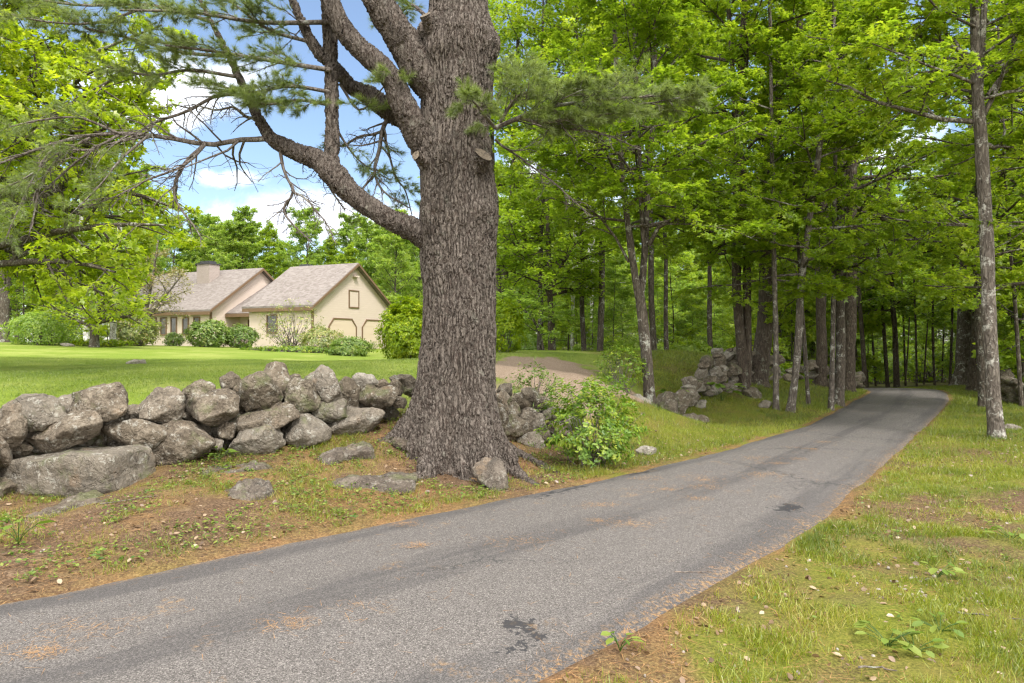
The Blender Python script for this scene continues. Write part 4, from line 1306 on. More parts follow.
# needled boughs: path, number of twigs, density
BOUGH = [([(331, 92, 9.4, 4), (290, 86, 9.2, 3.4), (250, 92, 9.0, 2.6), (205, 82, 8.9, 2)], 46, 1.2), ([(331, 70, 9.4, 5), (280, 62, 9.1, 4), (220, 52, 8.9, 3), (165, 45, 8.7, 2)], 56, 1.1),
         ([(329, 22, 9.5, 5), (260, 22, 9.2, 4), (190, 12, 8.9, 3), (120, 10, 8.7, 2)], 60, 1.1), ([(229, 56, 9.7, 4), (180, 52, 9.5, 3), (130, 38, 9.3, 2.6), (85, 28, 9.1, 2)], 56, 1.0),
         ([(239, 77, 9.6, 4), (190, 70, 9.5, 3), (150, 75, 9.3, 2.4), (105, 66, 9.1, 2)], 46, .9), ([(331, 105, 9.4, 4), (300, 100, 9.1, 3), (270, 104, 8.9, 2.4), (248, 100, 8.8, 1.6)], 40, 1.3),
         ([(311, 42, 9.5, 4), (270, 30, 9.3, 3), (235, 5, 9.1, 2.4), (200, -20, 9, 2)], 44, 1.0), ([(211, 21, 9.8, 4), (150, 5, 9.5, 3), (80, 5, 9.2, 2.4), (10, -5, 9, 2)], 60, .9),
         ([(150, 5, 9.5, 3), (100, 22, 9.1, 2.6), (50, 22, 8.8, 2), (0, 12, 8.6, 1.5)], 40, .8),
         ([(120, 134, 9.1, 3), (80, 118, 8.9, 2.4), (40, 120, 8.7, 2), (5, 128, 8.6, 1.5)], 30, .4), ([(95, 150, 9.0, 3), (60, 152, 8.8, 2), (30, 175, 8.6, 2), (0, 190, 8.5, 1)], 30, .35),
         ([(150, 134, 9.1, 3), (120, 160, 8.9, 2.2), (100, 185, 8.7, 1.8), (70, 215, 8.6, 1)], 28, .35), ([(60, 141, 8.9, 3), (40, 165, 8.7, 2), (20, 205, 8.5, 1.6), (5, 240, 8.4, 1)], 28, .35),
         ([(495, 128, 9.1, 5), (545, 108, 8.85, 4), (600, 100, 8.75, 3), (655, 96, 8.7, 2), (690, 93, 8.65, 1)], 120, 1.25), ([(500, 122, 9.0, 4), (520, 95, 8.8, 3), (560, 88, 8.7, 2), (600, 92, 8.6, 1.4)], 70, 1.2),
         ([(495, 128, 8.9, 4), (482, 112, 8.6, 3), (474, 102, 8.45, 2), (466, 100, 8.35, 1.2)], 26, 1.3), ([(520, 118, 9, 3), (545, 122, 8.8, 3), (590, 116, 8.7, 2), (640, 110, 8.6, 1)], 70, 1.15), ([(497, 100, 9.1, 4), (508, 78, 9.0, 3), (525, 72, 9.0, 2), (545, 78, 8.9, 1)], 40, 1.2),
         ([(383, 130, 9.8, 3), (395, 175, 9.9, 2), (405, 190, 10, 1.5), (412, 215, 10.2, 1)], 26, .7), ([(374, 175, 9.9, 3), (360, 195, 10, 2), (372, 215, 10.2, 1.5), (395, 225, 10.3, 1)], 24, .6),
         ([(340, 84, 9.9, 3), (360, 110, 9.7, 2), (385, 85, 9.2, 1.5), (395, 74, 8.9, 1)], 24, .9), ([(331, 120, 9.4, 3), (350, 150, 9.6, 2), (365, 165, 9.7, 1.5), (390, 180, 9.8, 1)], 18, .4),
         ([(425, 15, 9.6, 4), (412, 5, 9.8, 3), (400, 12, 9.9, 2), (380, 18, 10, 1)], 26, 1.0), ([(330, -60, 9.8, 8), (240, -90, 9.3, 6), (140, -80, 8.8, 4), (40, -60, 8.4, 2)], 80, 1.1),
         ([(352, -50, 9.3, 8), (300, -60, 8.6, 6), (230, -40, 8.0, 4), (170, -25, 7.5, 2)], 70, 1.0), ([(463, -200, 9.4, 10), (540, -260, 9.0, 7), (640, -280, 8.4, 5), (740, -260, 8, 2)], 90, 1.2), ([(463, -250, 9.4, 10), (400, -330, 10, 7), (300, -380, 10.6, 5), (200, -360, 11, 2)], 90, 1.2),
         ([(466, -320, 9.4, 9), (470, -400, 8.6, 7), (480, -470, 7.8, 5), (490, -520, 7.0, 2)], 80, 1.2), ([(466, -300, 9.4, 9), (520, -380, 10.4, 7), (600, -430, 11.4, 5), (660, -450, 12, 2)], 90, 1.2)]
mbt = MB(); mbn = MB()
allb = []
for pth in BARE:
    q = smooth_path([pp(*p) for p in pth], 14)
    q[:, :3] += np.cumsum(rng.normal(0, .006, (14, 3)), axis=0)
    tubes(mbt, q[:, :3], np.maximum(q[:, 3], .004), 6)
    a, ar = spawn(rng, q[None, :, :3], np.maximum(q[None, :, 3], .004), 19, .1, .98, .30, 55, -.12, 5, .02, .5, .22, .2)
    a = a.copy(); tubes(mbt, a, np.maximum(ar * 1.1, .0045), 4)
    b, br = spawn(rng, a, ar, 5, .2, .98, .55, 50, -.1, 4, 0, .6, .25, .08)
    tubes(mbt, b, np.maximum(br * .8, .0026), 3)
for pth, nt, dens in BOUGH:
    q = smooth_path([pp(*p) for p in pth], 14)
    tubes(mbt, q[:, :3], np.maximum(q[:, 3], .004), 6)
    n2 = max(8, nt // 3)
    a, ar = spawn(rng, q[None, :, :3], np.maximum(q[None, :, 3], .005), n2, .08, 1.0, .26, 45, .02, 5, .01, .5, .14, .22)
    tubes(mbt, a, ar * .8, 4)
    b, br = spawn(rng, a, ar, 6, .15, 1.0, .50, 42, .04, 3, 0, .6, .14, .12)
    tubes(mbt, b, np.maximum(br * .7, .002), 3)
    # tufts along the twigs
    per = max(2, int(round((4.4 if pth[0][0] > 400 else 4.2) * dens)))
    for tw in (a, b):
        T, k, _ = tw.shape
        s = np.concatenate([np.ones((T, 1)) * .99, rng.uniform(.35, .98, (T, per))], 1)
        x = s * (k - 1); i = np.clip(x.astype(int), 0, k - 2); f = (x - i)[..., None]
        rows = np.arange(T)[:, None]
        c = (tw[rows, i] + (tw[rows, i + 1] - tw[rows, i]) * f).reshape(-1, 3)
        t = nrm(tw[rows, i + 1] - tw[rows, i]).reshape(-1, 3)
        nn = 20
        dirs = nrm(np.repeat(t, nn, 0) * rng.uniform(.5, 1.3, (len(t) * nn, 1)) + rng.normal(0, .5, (len(t) * nn, 3)) + np.array([0, 0, .04]))
        pos = np.repeat(c, nn, 0)
        leaves(mbn, pos, nrm(rng.normal(0, 1, pos.shape)), dirs, rng.uniform(.07, .125, len(pos)), BLADE, np.repeat(rng.random(len(t)), nn) * .6 + rng.random(len(pos)) * .4, .034)
mbt.build('branches', M_TWIG, pine)
mbn.build('crown', M_NEEDLE, pine)


# ================================================================ broadleaf trees
def pxpath(lst, d, n=16, ground=True, dd=0.0):
    """lst of (px, py, width px) at distance d -> (n,4)"""
    out = []
    for k, (px, py, w) in enumerate(lst):
        dq = d + dd * k
        c = P(px, py, dq)
        out.append([c[0], c[1], c[2], w / 2 * dq / FPX])
    out = np.array(out)
    if ground:
        out[0, 2] = Hs(out[0, 0], out[0, 1]) - .12
    return smooth_path(out, n)


def trunk_tube(mb, q, sides=14, flare=.55, seed=0, wob=.05):
    """q (n,4) resampled with root flare and bumps"""
    q = smooth_path(q, max(40, int(np.linalg.norm(np.diff(q[:, :3], axis=0), axis=1).sum() / .09)))
    z = q[:, 2] - q[0, 2]
    r = q[:, 3] * (1 + flare * np.exp(-z / .22))
    n = len(q)
    t = nrm(np.gradient(q[:, :3], axis=0))
    u_ = nrm(np.cross(t, [0, 1.0, 0])); v_ = np.cross(t, u_)
    a = np.arange(sides) / sides * 2 * pi
    dirs = u_[:, None] * np.cos(a)[None, :, None] + v_[:, None] * np.sin(a)[None, :, None]
    ring = q[:, None, :3] + r[:, None, None] * dirs
    lob = 1 + flare * .5 * np.exp(-z / .2)[:, None] * np.cos(a * 4 + seed)[None]
    nz = fbm(ring * np.array([5, 5, 2.2]) + seed * 3.1, 3, 90) * wob * 2
    ring = q[:, None, :3] + (r[:, None] * (lob + nz))[..., None] * dirs
    i = np.arange(n - 1)[:, None] * sides; j = np.arange(sides)[None]; j2 = (j + 1) % sides
    mb.add(ring, np.stack([i + j, i + sides + j, i + sides + j2, i + j2], -1).reshape(-1, 4))


def crown(rng, stems, mbw, mbl, n1=22, z0=2.6, length=(3.0, 1.2), pitch=(5, 45), n2=8, n3=5, per=17, leaf=.088, templ=MAPLE, droop=.02, flat=.45, vshift=0.0, zl=-.03, lfrac=.42, prim=None, zj=.22):
    """grow boughs, twigs and leaves from stem paths (each (n,4), world or local)"""
    P1, R1_ = [], []
    if prim is None:
        for q in stems:
            zt = q[:, 2] - stems[0][0, 2]
            n = len(q)
            if zt[-1] <= z0 + .3 and len(stems) > 1:
                continue
            s0 = float(np.interp(z0, zt, np.linspace(0, 1, n))) if zt[-1] > z0 else .3
            s0 = max(s0, .02)
            nn = max(4, int(round(n1 * (1 - s0) / max(1, len(stems)) * (1.5 if len(stems) > 1 else 1.1))))
            a, r = primaries(rng, q[:, :3], q[:, 3], nn, s0, .98, lambda s: np.interp(s, [0, .35, 1], [length[0] * .8, length[0], length[1]]), pitch, 6, droop)
            P1.append(a); R1_.append(r)
    else:
        for a in prim:
            q = smooth_path(a, 6); P1.append(q[None, :, :3]); R1_.append(q[None, :, 3])
    p1 = np.concatenate(P1); r1 = np.concatenate(R1_)
    tubes(mbw, p1, r1, 6)
    p2, r2 = spawn(rng, p1, r1, n2, .22, .98, lfrac, 52, .08, 5, droop, .6, .14, .3, zj)
    tubes(mbw, p2, np.maximum(r2, .004), 4)
    p3, r3 = spawn(rng, p2, r2, n3, .2, 1.0, .48, 48, 0.0, 3, droop, .6, .14, .16, zj * .8)
    tubes(mbw, p3, np.maximum(r3 * .8, .0025), 3)
    twig_leaves(rng, mbl, p3, per, leaf, templ, flat, leaf * .55, vshift)
    twig_leaves(rng, mbl, p2, max(2, per // 3), leaf, templ, flat, leaf * .6, vshift)


def tree(name, label, stems, bark, leafm, group=None, seed=0, sides=14, flare=.5, cat='tree', prims=(), **kw):
    rng = np.random.default_rng(1000 + seed)
    base = stems[0][0, :3] + np.array([0, 0, .12])
    root = thing(name, tuple(base), label, cat, group)
    loc = [np.hstack([q[:, :3] - base, q[:, 3:4]]) for q in stems]
    mt, mw, ml = MB(), MB(), MB()
    for k, q in enumerate(loc):
        trunk_tube(mt, q, sides, flare if k == 0 or abs(q[0, 2] + .12) < .1 else .0, seed + k)
    mt.build('trunk', bark, root)
    if kw.pop('leafy', True):
        crown(rng, loc, mw, ml, **kw)
        for pth in prims:
            q = pth.copy(); q[:, :3] -= base
            crown(rng, [], mw, ml, **{**kw, 'prim': [q], 'n2': 10})
        mw.build('branches', bark, root)
        ml.build('crown', leafm, root)
    return root


# --- roadside trees, right half of the view
s1 = pxpath([(651, 416, 12.5), (649, 385, 11.5), (645, 342, 11), (641, 305, 10), (639, 290, 9.5)], 16)
sA = pxpath([(639, 298, 8), (634, 268, 7), (628, 225, 6.5), (622, 170, 6), (618, 110, 5.5), (614, 0, 4.5), (612, -70, 3)], 16, ground=False, dd=-.05)
sB = pxpath([(640, 298, 8), (644, 265, 7), (646, 225, 6.5), (648, 180, 6), (653, 120, 5.5), (656, 0, 4.5), (660, -70, 3)], 16, ground=False, dd=.06)
sC = pxpath([(645, 262, 4.5), (641, 205, 4), (638, 110, 4), (632, 0, 3), (628, -70, 2)], 16, ground=False)
bl = pxpath([(629, 262, 3), (612, 232, 2.6), (592, 210, 2.2), (562, 195, 1.8), (535, 188, 1.2)], 16, ground=False, dd=-.25)
br_ = pxpath([(649, 245, 5), (662, 224, 4), (690, 212, 3.5), (720, 205, 2.5), (750, 205, 1.5)], 16, ground=False, dd=-.2)
tree('maple_tree', 'three-stemmed maple with lichen marked trunk forking low, next to the stone gap', [s1, sA, sB, sC], M_BARK, M_MAPLE, seed=1, n1=70, z0=4.3, length=(3.3, 1.6), n2=9, n3=5, per=18, prims=[bl, br_])
t2 = pxpath([(744, 396, 11), (741, 340, 10), (737, 290, 9.5), (737, 200, 9), (741, 100, 8), (745, 0, 6), (750, -70, 3)], 19.3)
t2b = pxpath([(748, 385, 7), (748, 330, 7.5), (747, 290, 8), (746, 200, 7), (735, 100, 5), (728, 0, 4), (720, -70, 2)], 19.3, ground=False)
tree('maple_tree', 'twin-stemmed dark tree rising in front of the stone heap', [t2, t2b], M_BARKB, M_MAPLE, seed=2, n1=44, z0=3.9, length=(3.4, 1.6), n2=9, n3=5, per=17)
t3 = pxpath([(756, 378, 20), (762, 350, 17), (766, 310, 15), (768, 200, 15), (776, 100, 13), (788, 0, 11), (800, -70, 6)], 21.2)
tree('oak_tree', 'thick brown trunk with a wide swept foot right beside the stone heap', [t3], M_BARKB, M_MAPLE, seed=3, sides=20, n1=34, z0=4.6, length=(4.2, 2), n2=9, n3=5, per=16, leaf=.11)
for k, (lst, d, lb, bark, n1, z0, ln) in enumerate([
    ([(776, 402, 5.5), (776, 340, 5), (774, 250, 4.5), (772, 150, 4), (770, 0, 3), (768, -70, 2)], 17.5, 'slim pale stem just right of the thick swept trunk', M_BARKP, 20, 3.4, 2.0),
    ([(790, 408, 8), (796, 370, 7), (799, 330, 7), (801, 290, 6.5), (807, 240, 6), (822, 130, 5), (832, 40, 4), (842, -70, 2)], 17.4, 'mottled slender tree leaning right, closest to the grass verge', M_BARKP, 32, 3.3, 2.8),
    ([(809, 380, 4), (805, 350, 4), (803, 320, 3.5), (798, 240, 3), (790, 120, 2.5), (784, 0, 2)], 19, 'thin greenish stem between the leaning tree and the burly trunk', M_BARK, 20, 3.2, 2.2),
    ([(821, 376, 12), (822, 345, 10), (821, 300, 9.5), (824, 220, 9.5), (816, 120, 8), (802, 40, 7), (790, -70, 4)], 25.5, 'burly trunk with swellings set back behind the verge trees', M_BARKB, 36, 4.0, 4.0),
    ([(831, 401, 5), (833, 340, 4.5), (834, 250, 4.2), (836, 120, 3.5), (838, 0, 2.5)], 18.5, 'thin straight stem left of two thick trunks by the bend', M_BARKP, 20, 3.5, 2.2),
    ([(838, 394, 10), (841, 340, 9), (839, 280, 8.5), (841, 200, 8), (842, 100, 6.5), (843, 0, 5), (846, -70, 3)], 20, 'straight lichen streaked trunk nearest the bend on the left', M_BARK, 36, 3.7, 3.6),
    ([(848, 381, 12), (850, 340, 11), (852, 250, 10), (851, 150, 10), (849, 20, 8), (846, -70, 5)], 25, 'thick brown trunk just behind the straight streaked one at the bend', M_BARKB, 32, 5.2, 4.2)]):
    tree('roadside_tree', lb, [pxpath(lst, d)], bark, M_MAPLE, seed=10 + k, n1=n1, z0=z0, length=(ln, ln * .45), n2=8, n3=5, per=17)
# --- right verge
q4 = pxpath([(997, 438, 14), (994, 400, 13), (990, 330, 12.5), (988, 270, 12), (985, 200, 12), (981, 140, 11.5), (977, 80, 10), (975, 20, 8.5), (973, -80, 7), (971, -70, 4)], 12.5)
q4b = pxpath([(979, 110, 7), (981, 60, 6.5), (984, 10, 6), (988, -80, 5), (992, -70, 3)], 12.5, ground=False)
pl1 = pxpath([(977, 60, 4), (950, 45, 3.5), (905, 30, 2.5), (870, 5, 1.5)], 12.5, ground=False, dd=.15)
pl2 = pxpath([(978, 85, 3.5), (940, 22, 2.5), (880, 20, 2), (845, 20, 1.2)], 12.6, ground=False, dd=.1)
pr1 = pxpath([(984, 115, 5), (1003, 75, 4), (1016, 30, 3), (1026, -20, 2)], 12.5, ground=False, dd=-.1)
pr2 = pxpath([(988, 95, 4), (1005, 72, 3), (1030, 55, 2), (1060, 45, 1.5)], 12.5, ground=False, dd=-.1)
tree('maple_tree', 'pale mottled tree standing alone on the right verge, forking high up', [q4, q4b], M_BARKP, M_MAPLE, seed=30, sides=22, n1=26, z0=5.4, length=(3.2, 1.4), n2=9, n3=5, per=18, prims=[pl1, pl2, pr1, pr2])
q5 = pxpath([(984, 404, 9), (981, 350, 8), (978, 280, 7.5), (979, 200, 7), (982, 80, 5), (984, -80, 3)], 19.5)
tree('maple_tree', 'slim dark trunk seen close behind the pale mottled tree', [q5], M_BARK, M_MAPLE, seed=31, n1=24, z0=3.3, length=(3.0, 1.4), n2=8, n3=5, per=17)
q6 = pxpath([(963, 385, 18), (965, 350, 15), (966, 300, 14), (972, 200, 13), (976, 80, 10), (978, -70, 6)], 29)
tree('oak_tree', 'thick pale brown trunk at the right edge of the far driveway', [q6], M_BARK, M_DARKW, seed=32, sides=18, n1=26, z0=4.2, length=(4.5, 2), n2=8, n3=5, per=16, leaf=.13)
q7 = pxpath([(974, 384, 11), (977, 330, 9.5), (979, 250, 9), (981, 100, 7), (982, -80, 4)], 26.5)
tree('roadside_tree', 'brown trunk between the thick pale brown one and the pale mottled tree', [q7], M_BARKB, M_DARKW, seed=33, n1=24, z0=4.0, length=(3.6, 1.6), n2=8, n3=5, per=16, leaf=.12)
q8 = pxpath([(1022, 385, 4), (1015, 300, 3.4), (1009, 230, 3), (1003, 130, 2.4), (998, 20, 1.6)], 19)
tree('sapling', 'thin leaning sapling at the right edge behind the dark stone wall', [q8], M_BARK, M_MAPLE, seed=34, sides=8, n1=22, z0=2.2, length=(2.4, 1.0), n2=7, n3=5, per=17)
q9 = pxpath([(1062, 420, 12), (1060, 300, 10), (1058, 150, 9), (1055, 0, 7), (1050, -70, 4)], 15)
tree('maple_tree', 'maple just beyond the right edge of the view, boughs reaching in', [q9], M_BARK, M_MAPLE, seed=35, n1=34, z0=2.8, length=(4.2, 1.6), n2=9, n3=5, per=18)

# --- left side
qL = pxpath([(-62, 356, 26), (-55, 300, 22), (-45, 240, 18), (-35, 170, 15), (-25, 100, 11), (-18, 20, 7), (-14, -60, 3)], 14.5)
tree('maple_tree', 'bright lime green maple filling the upper left, boughs hanging over the lawn', [qL], M_BARK, M_LIME, seed=40, sides=20, n1=60, z0=2.6, length=(4.7, 1.7), pitch=(2, 50), flat=.7, zj=.4, n2=12, n3=5, per=18, leaf=.10, droop=.05, vshift=.05,
     prims=[pxpath([(-50, 260, 9), (40, 235, 7), (110, 225, 5), (165, 225, 2)], 14.5, ground=False, dd=-.5), pxpath([(-45, 230, 9), (50, 190, 7), (120, 190, 5), (180, 210, 2)], 14.5, ground=False, dd=.3), pxpath([(-55, 270, 9), (20, 262, 7), (70, 262, 5), (115, 272, 2)], 14.5, ground=False, dd=-.6)])
qc = pxpath([(94, 345, 9), (94, 330, 8), (93, 322, 8)], 31)
st_ = [pxpath([(93, 324, 6), (80, 308, 4.5), (66, 298, 3.5), (50, 292, 2)], 31, ground=False), pxpath([(93, 324, 5), (90, 300, 4), (86, 285, 3), (80, 270, 1.5)], 31, ground=False, dd=.3), pxpath([(94, 324, 5), (100, 305, 4), (112, 288, 3), (122, 275, 1.5)], 31, ground=False, dd=-.3),
       pxpath([(94, 324, 5), (108, 320, 4), (128, 316, 3), (146, 305, 1.5)], 31, ground=False), pxpath([(94, 322, 4), (97, 305, 3), (95, 285, 2), (100, 268, 1)], 31, ground=False, dd=.5)]
tree('ornamental_tree', 'small spreading tree with low branching limbs on the far lawn', [qc] + st_, M_BARK, M_LIME, seed=41, sides=10, n1=24, z0=.9, length=(2.6, 1.8), pitch=(15, 40), n2=6, n3=4, per=8, leaf=.13, templ=KITE, flare=.2)
tree('ornamental_tree', 'thin budding tree with pinkish beige leaves in front of the house wing', [pxpath([(143, 344, 4), (145, 320, 3.5), (152, 280, 2.5), (158, 240, 1.5)], 38), pxpath([(145, 322, 2.6), (162, 300, 2), (182, 275, 1.2)], 38, ground=False), pxpath([(144, 318, 2.6), (136, 295, 2), (130, 262, 1.2)], 38, ground=False)],
     M_TWIG, M_PALE, seed=42, sides=8, n1=30, z0=1.5, length=(2.0, 1.1), n2=7, n3=4, per=4, leaf=.12, templ=KITE, flare=.1)
tree('birch_tree', 'white birch trunk standing beside the small spreading tree', [pxpath([(112, 345, 6), (114, 310, 5.5), (117, 270, 5), (121, 200, 4), (124, 120, 3)], 33)], M_BIRCH, M_WOODS, seed=43, sides=10, n1=24, z0=4.6, length=(2.2, 1.2), n2=7, n3=4, per=9, leaf=.14, templ=KITE, flare=.2)
tree('birch_tree', 'pale birch behind the spreading tree, nearly hidden by it', [pxpath([(86, 343, 5), (84, 300, 5), (82, 250, 4), (80, 150, 3)], 38)], M_BIRCH, M_WOODS, seed=44, sides=10, n1=20, z0=5, length=(2.2, 1.2), n2=7, n3=4, per=9, leaf=.15, templ=KITE, flare=.2)
tree('woods_edge_tree', 'grey trunk at the far left edge beyond the lawn', [pxpath([(3, 342, 10), (4, 300, 9), (6, 220, 8), (10, 100, 6), (12, -40, 3)], 37)], M_BARK, M_WOODS, seed=45, n1=30, z0=5, length=(3.4, 1.6), n2=8, n3=4, per=10, leaf=.16, templ=KITE)
# --- behind the pine, centre
tree('twin_tree', 'grey double trunk showing just right of the pine trunk', [pxpath([(498, 318, 13), (499, 300, 10), (497, 270, 7), (495, 240, 6), (492, 150, 5), (490, 20, 3)], 30), pxpath([(500, 310, 9), (503, 285, 8), (506, 258, 7), (512, 200, 5), (516, 100, 4), (520, -20, 3)], 30, ground=False)],
     M_BARK, M_WOODS, seed=46, n1=30, z0=5.2, length=(3.4, 1.6), n2=8, n3=5, per=10, leaf=.15, templ=KITE)
tree('maple_tree', 'bushy maple with a short dark trunk beyond the bark mulch mound', [pxpath([(552, 354, 8), (551, 320, 6.5), (550, 290, 5.5), (548, 230, 4.5), (545, 160, 3.5), (543, 90, 2)], 27), pxpath([(551, 300, 4), (540, 275, 3.5), (525, 250, 3), (510, 220, 2)], 27, ground=False), pxpath([(551, 290, 4), (562, 265, 3.5), (578, 240, 2.5), (590, 210, 2)], 27, ground=False)],
     M_BARKB, M_MAPLE, seed=47, n1=40, z0=2.2, length=(3.2, 1.5), n2=8, n3=5, per=11, leaf=.13, templ=KITE)
tree('sapling', 'arching thin sapling in front of the bushy maple', [pxpath([(544, 352, 3), (540, 335, 2.6), (532, 318, 2.2), (520, 308, 1.8), (508, 312, 1.2)], 25)], M_BARK, M_WOODS, seed=48, sides=6, n1=16, z0=.6, length=(1.2, .7), n2=6, n3=4, per=8, leaf=.11, templ=KITE, flare=.1)
for k, (px, d, w) in enumerate([(572, 38, 4), (587, 40, 5), (590.5, 44, 4)]):
    tree('birch_tree', ['thin birch left of a pair in the bright woods', 'white birch trunk in the bright woods, thicker of a pair', 'white birch trunk in the bright woods, thinner of a pair'][k], [pxpath([(px, 352, w), (px + 1, 300, w * .9), (px + 3, 230, w * .8), (px + 5, 100, w * .6), (px + 6, 0, w * .4)], d)],
         M_BIRCH, M_WOODS, seed=50 + k, sides=8, n1=18, z0=4.6, length=(2.4, 1.2), n2=7, n3=4, per=9, leaf=.15, templ=KITE, flare=.1)
# --- dark poles down the driveway bend
for k, (lst, d) in enumerate([([(866, 384, 7), (862, 330, 6), (858, 280, 5), (853, 200, 4.5), (848, 60, 3)], 34), ([(888, 385, 5.5), (884, 330, 5), (880, 270, 4), (872, 190, 3), (866, 60, 2)], 37), ([(897, 385, 8.5), (895, 330, 7), (892, 290, 6), (889, 200, 5), (886, 60, 3)], 36),
                              ([(906, 384, 3), (904, 330, 2.6), (902, 280, 2.4), (900, 200, 2)], 39), ([(917, 386, 3), (916, 330, 2.6), (914, 270, 2.4), (912, 180, 2)], 35), ([(935, 386, 3.4), (933, 340, 3), (933, 290, 2.6), (931, 180, 2)], 36), ([(924, 386, 2.2), (926, 350, 2), (929, 310, 1.6)], 38),
                              ([(950, 386, 3.4), (952, 330, 3), (953, 270, 2.6), (950, 150, 2)], 35), ([(905, 386, 2.4), (908, 350, 2), (910, 310, 1.6)], 40), ([(876, 384, 3), (872, 330, 2.6), (866, 270, 2)], 41), ([(942, 386, 2.2), (944, 330, 2), (946, 280, 1.6)], 40), ([(860, 384, 4), (853, 320, 3.5), (848, 250, 3)], 38)]):
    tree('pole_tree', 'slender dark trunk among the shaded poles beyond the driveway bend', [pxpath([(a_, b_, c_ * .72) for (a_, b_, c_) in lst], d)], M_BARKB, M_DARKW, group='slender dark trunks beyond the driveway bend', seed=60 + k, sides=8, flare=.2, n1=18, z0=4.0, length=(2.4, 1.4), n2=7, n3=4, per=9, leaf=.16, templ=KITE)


# --- woodland behind: a few kinds, copied
def proto(name, label, cat, hgt, r, bark, leafm, seed, group, lean=.04, sides=8, two=False, **kw):
    rng = np.random.default_rng(2000 + seed)
    root = thing(name, (0, 0, 0), label, cat, group)
    n = 9
    zs = np.linspace(-.3, hgt, n)
    w = np.cumsum(rng.normal(0, lean * hgt / n, (n, 2)), axis=0)
    q = np.hstack([w, zs[:, None], (r * (1 - .85 * np.linspace(0, 1, n)))[:, None]])
    q[0, :2] = 0
    mt, mw, ml = MB(), MB(), MB()
    trunk_tube(mt, q, sides, .3, seed)
    crown(rng, [q], mw, ml, templ=KITE, **kw)
    mt.build('trunk', bark, root); mw.build('branches', bark, root); ml.build('crown', leafm, root)
    return root


GW = 'leafy trees of the woods behind'
GS = 'slim understorey saplings in the woods'
protos = {
    'wa': proto('woods_tree', 'tall leafy tree in the woods behind', 'tree', 15, .17, M_BARK, M_WOODS, 1, GW, n1=44, z0=3.0, length=(3.7, 1.9), pitch=(12, 60), n2=9, n3=5, per=19, leaf=.185, flat=.9, zj=.5),
    'wb': proto('woods_tree', 'tall leafy tree in the woods behind', 'tree', 17, .21, M_BARKB, M_WOODS, 2, GW, n1=44, z0=4.5, length=(4.2, 2.2), pitch=(12, 60), n2=9, n3=5, per=19, leaf=.19, flat=.9, zj=.5),
    'wc': proto('woods_tree', 'tall leafy tree in the woods behind', 'tree', 13, .14, M_BARK, M_MAPLE, 3, GW, n1=42, z0=1.8, length=(3.4, 1.8), pitch=(8, 60), n2=9, n3=5, per=18, leaf=.17, flat=.9, zj=.5),
    'wd': proto('high_crowned_tree', 'slim tree with a high crown standing beyond the mulch mound', 'tree', 19, .12, M_BARK, M_MAPLE, 8, 'slim high crowned trees beyond the mulch mound', n1=44, z0=7.2, length=(3.9, 2.0), pitch=(8, 55), n2=9, n3=5, per=17, leaf=.15, flat=.8, zj=.4),
    'sa': proto('woods_sapling', 'slim leafy sapling in the understorey of the woods', 'sapling', 6.5, .04, M_BARK, M_WOODS, 4, GS, n1=22, z0=.7, length=(1.9, .7), pitch=(5, 35), n2=8, n3=4, per=13, leaf=.115),
    'sb': proto('woods_sapling', 'slim leafy sapling in the understorey of the woods', 'sapling', 8.5, .055, M_BARKB, M_MAPLE, 5, GS, n1=22, z0=1.3, length=(2.3, .8), pitch=(0, 35), n2=8, n3=4, per=13, leaf=.115),
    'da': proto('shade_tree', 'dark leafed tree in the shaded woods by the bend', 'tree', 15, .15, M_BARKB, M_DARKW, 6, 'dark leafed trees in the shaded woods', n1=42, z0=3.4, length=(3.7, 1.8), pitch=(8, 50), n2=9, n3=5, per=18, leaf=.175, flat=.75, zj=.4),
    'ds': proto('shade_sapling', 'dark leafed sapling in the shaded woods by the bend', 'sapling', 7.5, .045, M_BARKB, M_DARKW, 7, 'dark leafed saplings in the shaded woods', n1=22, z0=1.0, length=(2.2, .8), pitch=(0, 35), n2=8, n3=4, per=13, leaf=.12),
}
used = set()
rng = np.random.default_rng(77)


def put(kind, px, d, scale=1.0):
    p = GP(px, d)
    sc_ = scale * rng.uniform(.88, 1.15)
    rz_ = rng.uniform(0, 6.28)
    o = protos[kind]
    if kind not in used:
        used.add(kind)
        o.location = tuple(p); o.rotation_euler = (0, 0, rz_); o.scale = (sc_,) * 3
    else:
        dup(o, p, rz_, sc_, None)


def jit_row(kinds, px0, px1, n, d0, d1, s=1.0):
    for k in range(n):
        px = px0 + (px1 - px0) * (k + rng.random()) / n
        d = rng.uniform(d0, d1)
        x = (px - CX) / FPX * d
        if road_sd([x], [d])[0] < 1.2 or (-32 < x < -4 and 43 < d < 60):
            continue
        put(kinds[rng.integers(len(kinds))], px, d, s)


jit_row(['wa', 'wb', 'wc'], 120, 500, 16, 68, 80, .72)         # behind the house
jit_row(['wa', 'wb', 'wc'], 100, 520, 28, 84, 104, .92)
jit_row(['wa', 'wb'], -260, 140, 12, 44, 60, 1.0)              # left of the house
jit_row(['wa', 'wb', 'wc'], -300, 160, 12, 64, 90, 1.15)
jit_row(['sa', 'sb'], -200, 120, 10, 39, 50, .9)
jit_row(['sa', 'sb'], -280, 150, 22, 52, 76, 1.0)
jit_row(['sa', 'sb'], 480, 880, 22, 68, 90, 1.1)
jit_row(['wc', 'wa'], 380, 500, 5, 56, 64, .85)
jit_row(['wd'], 510, 740, 6, 27, 31, 1.0)
jit_row(['wc'], 500, 560, 2, 40, 48, .8)                 # centre: a young, sunlit clearing
jit_row(['wa', 'wb', 'wc'], 490, 860, 15, 66, 84, 1.1)
jit_row(['sa', 'sb'], 500, 800, 34, 36, 62, 1.0)
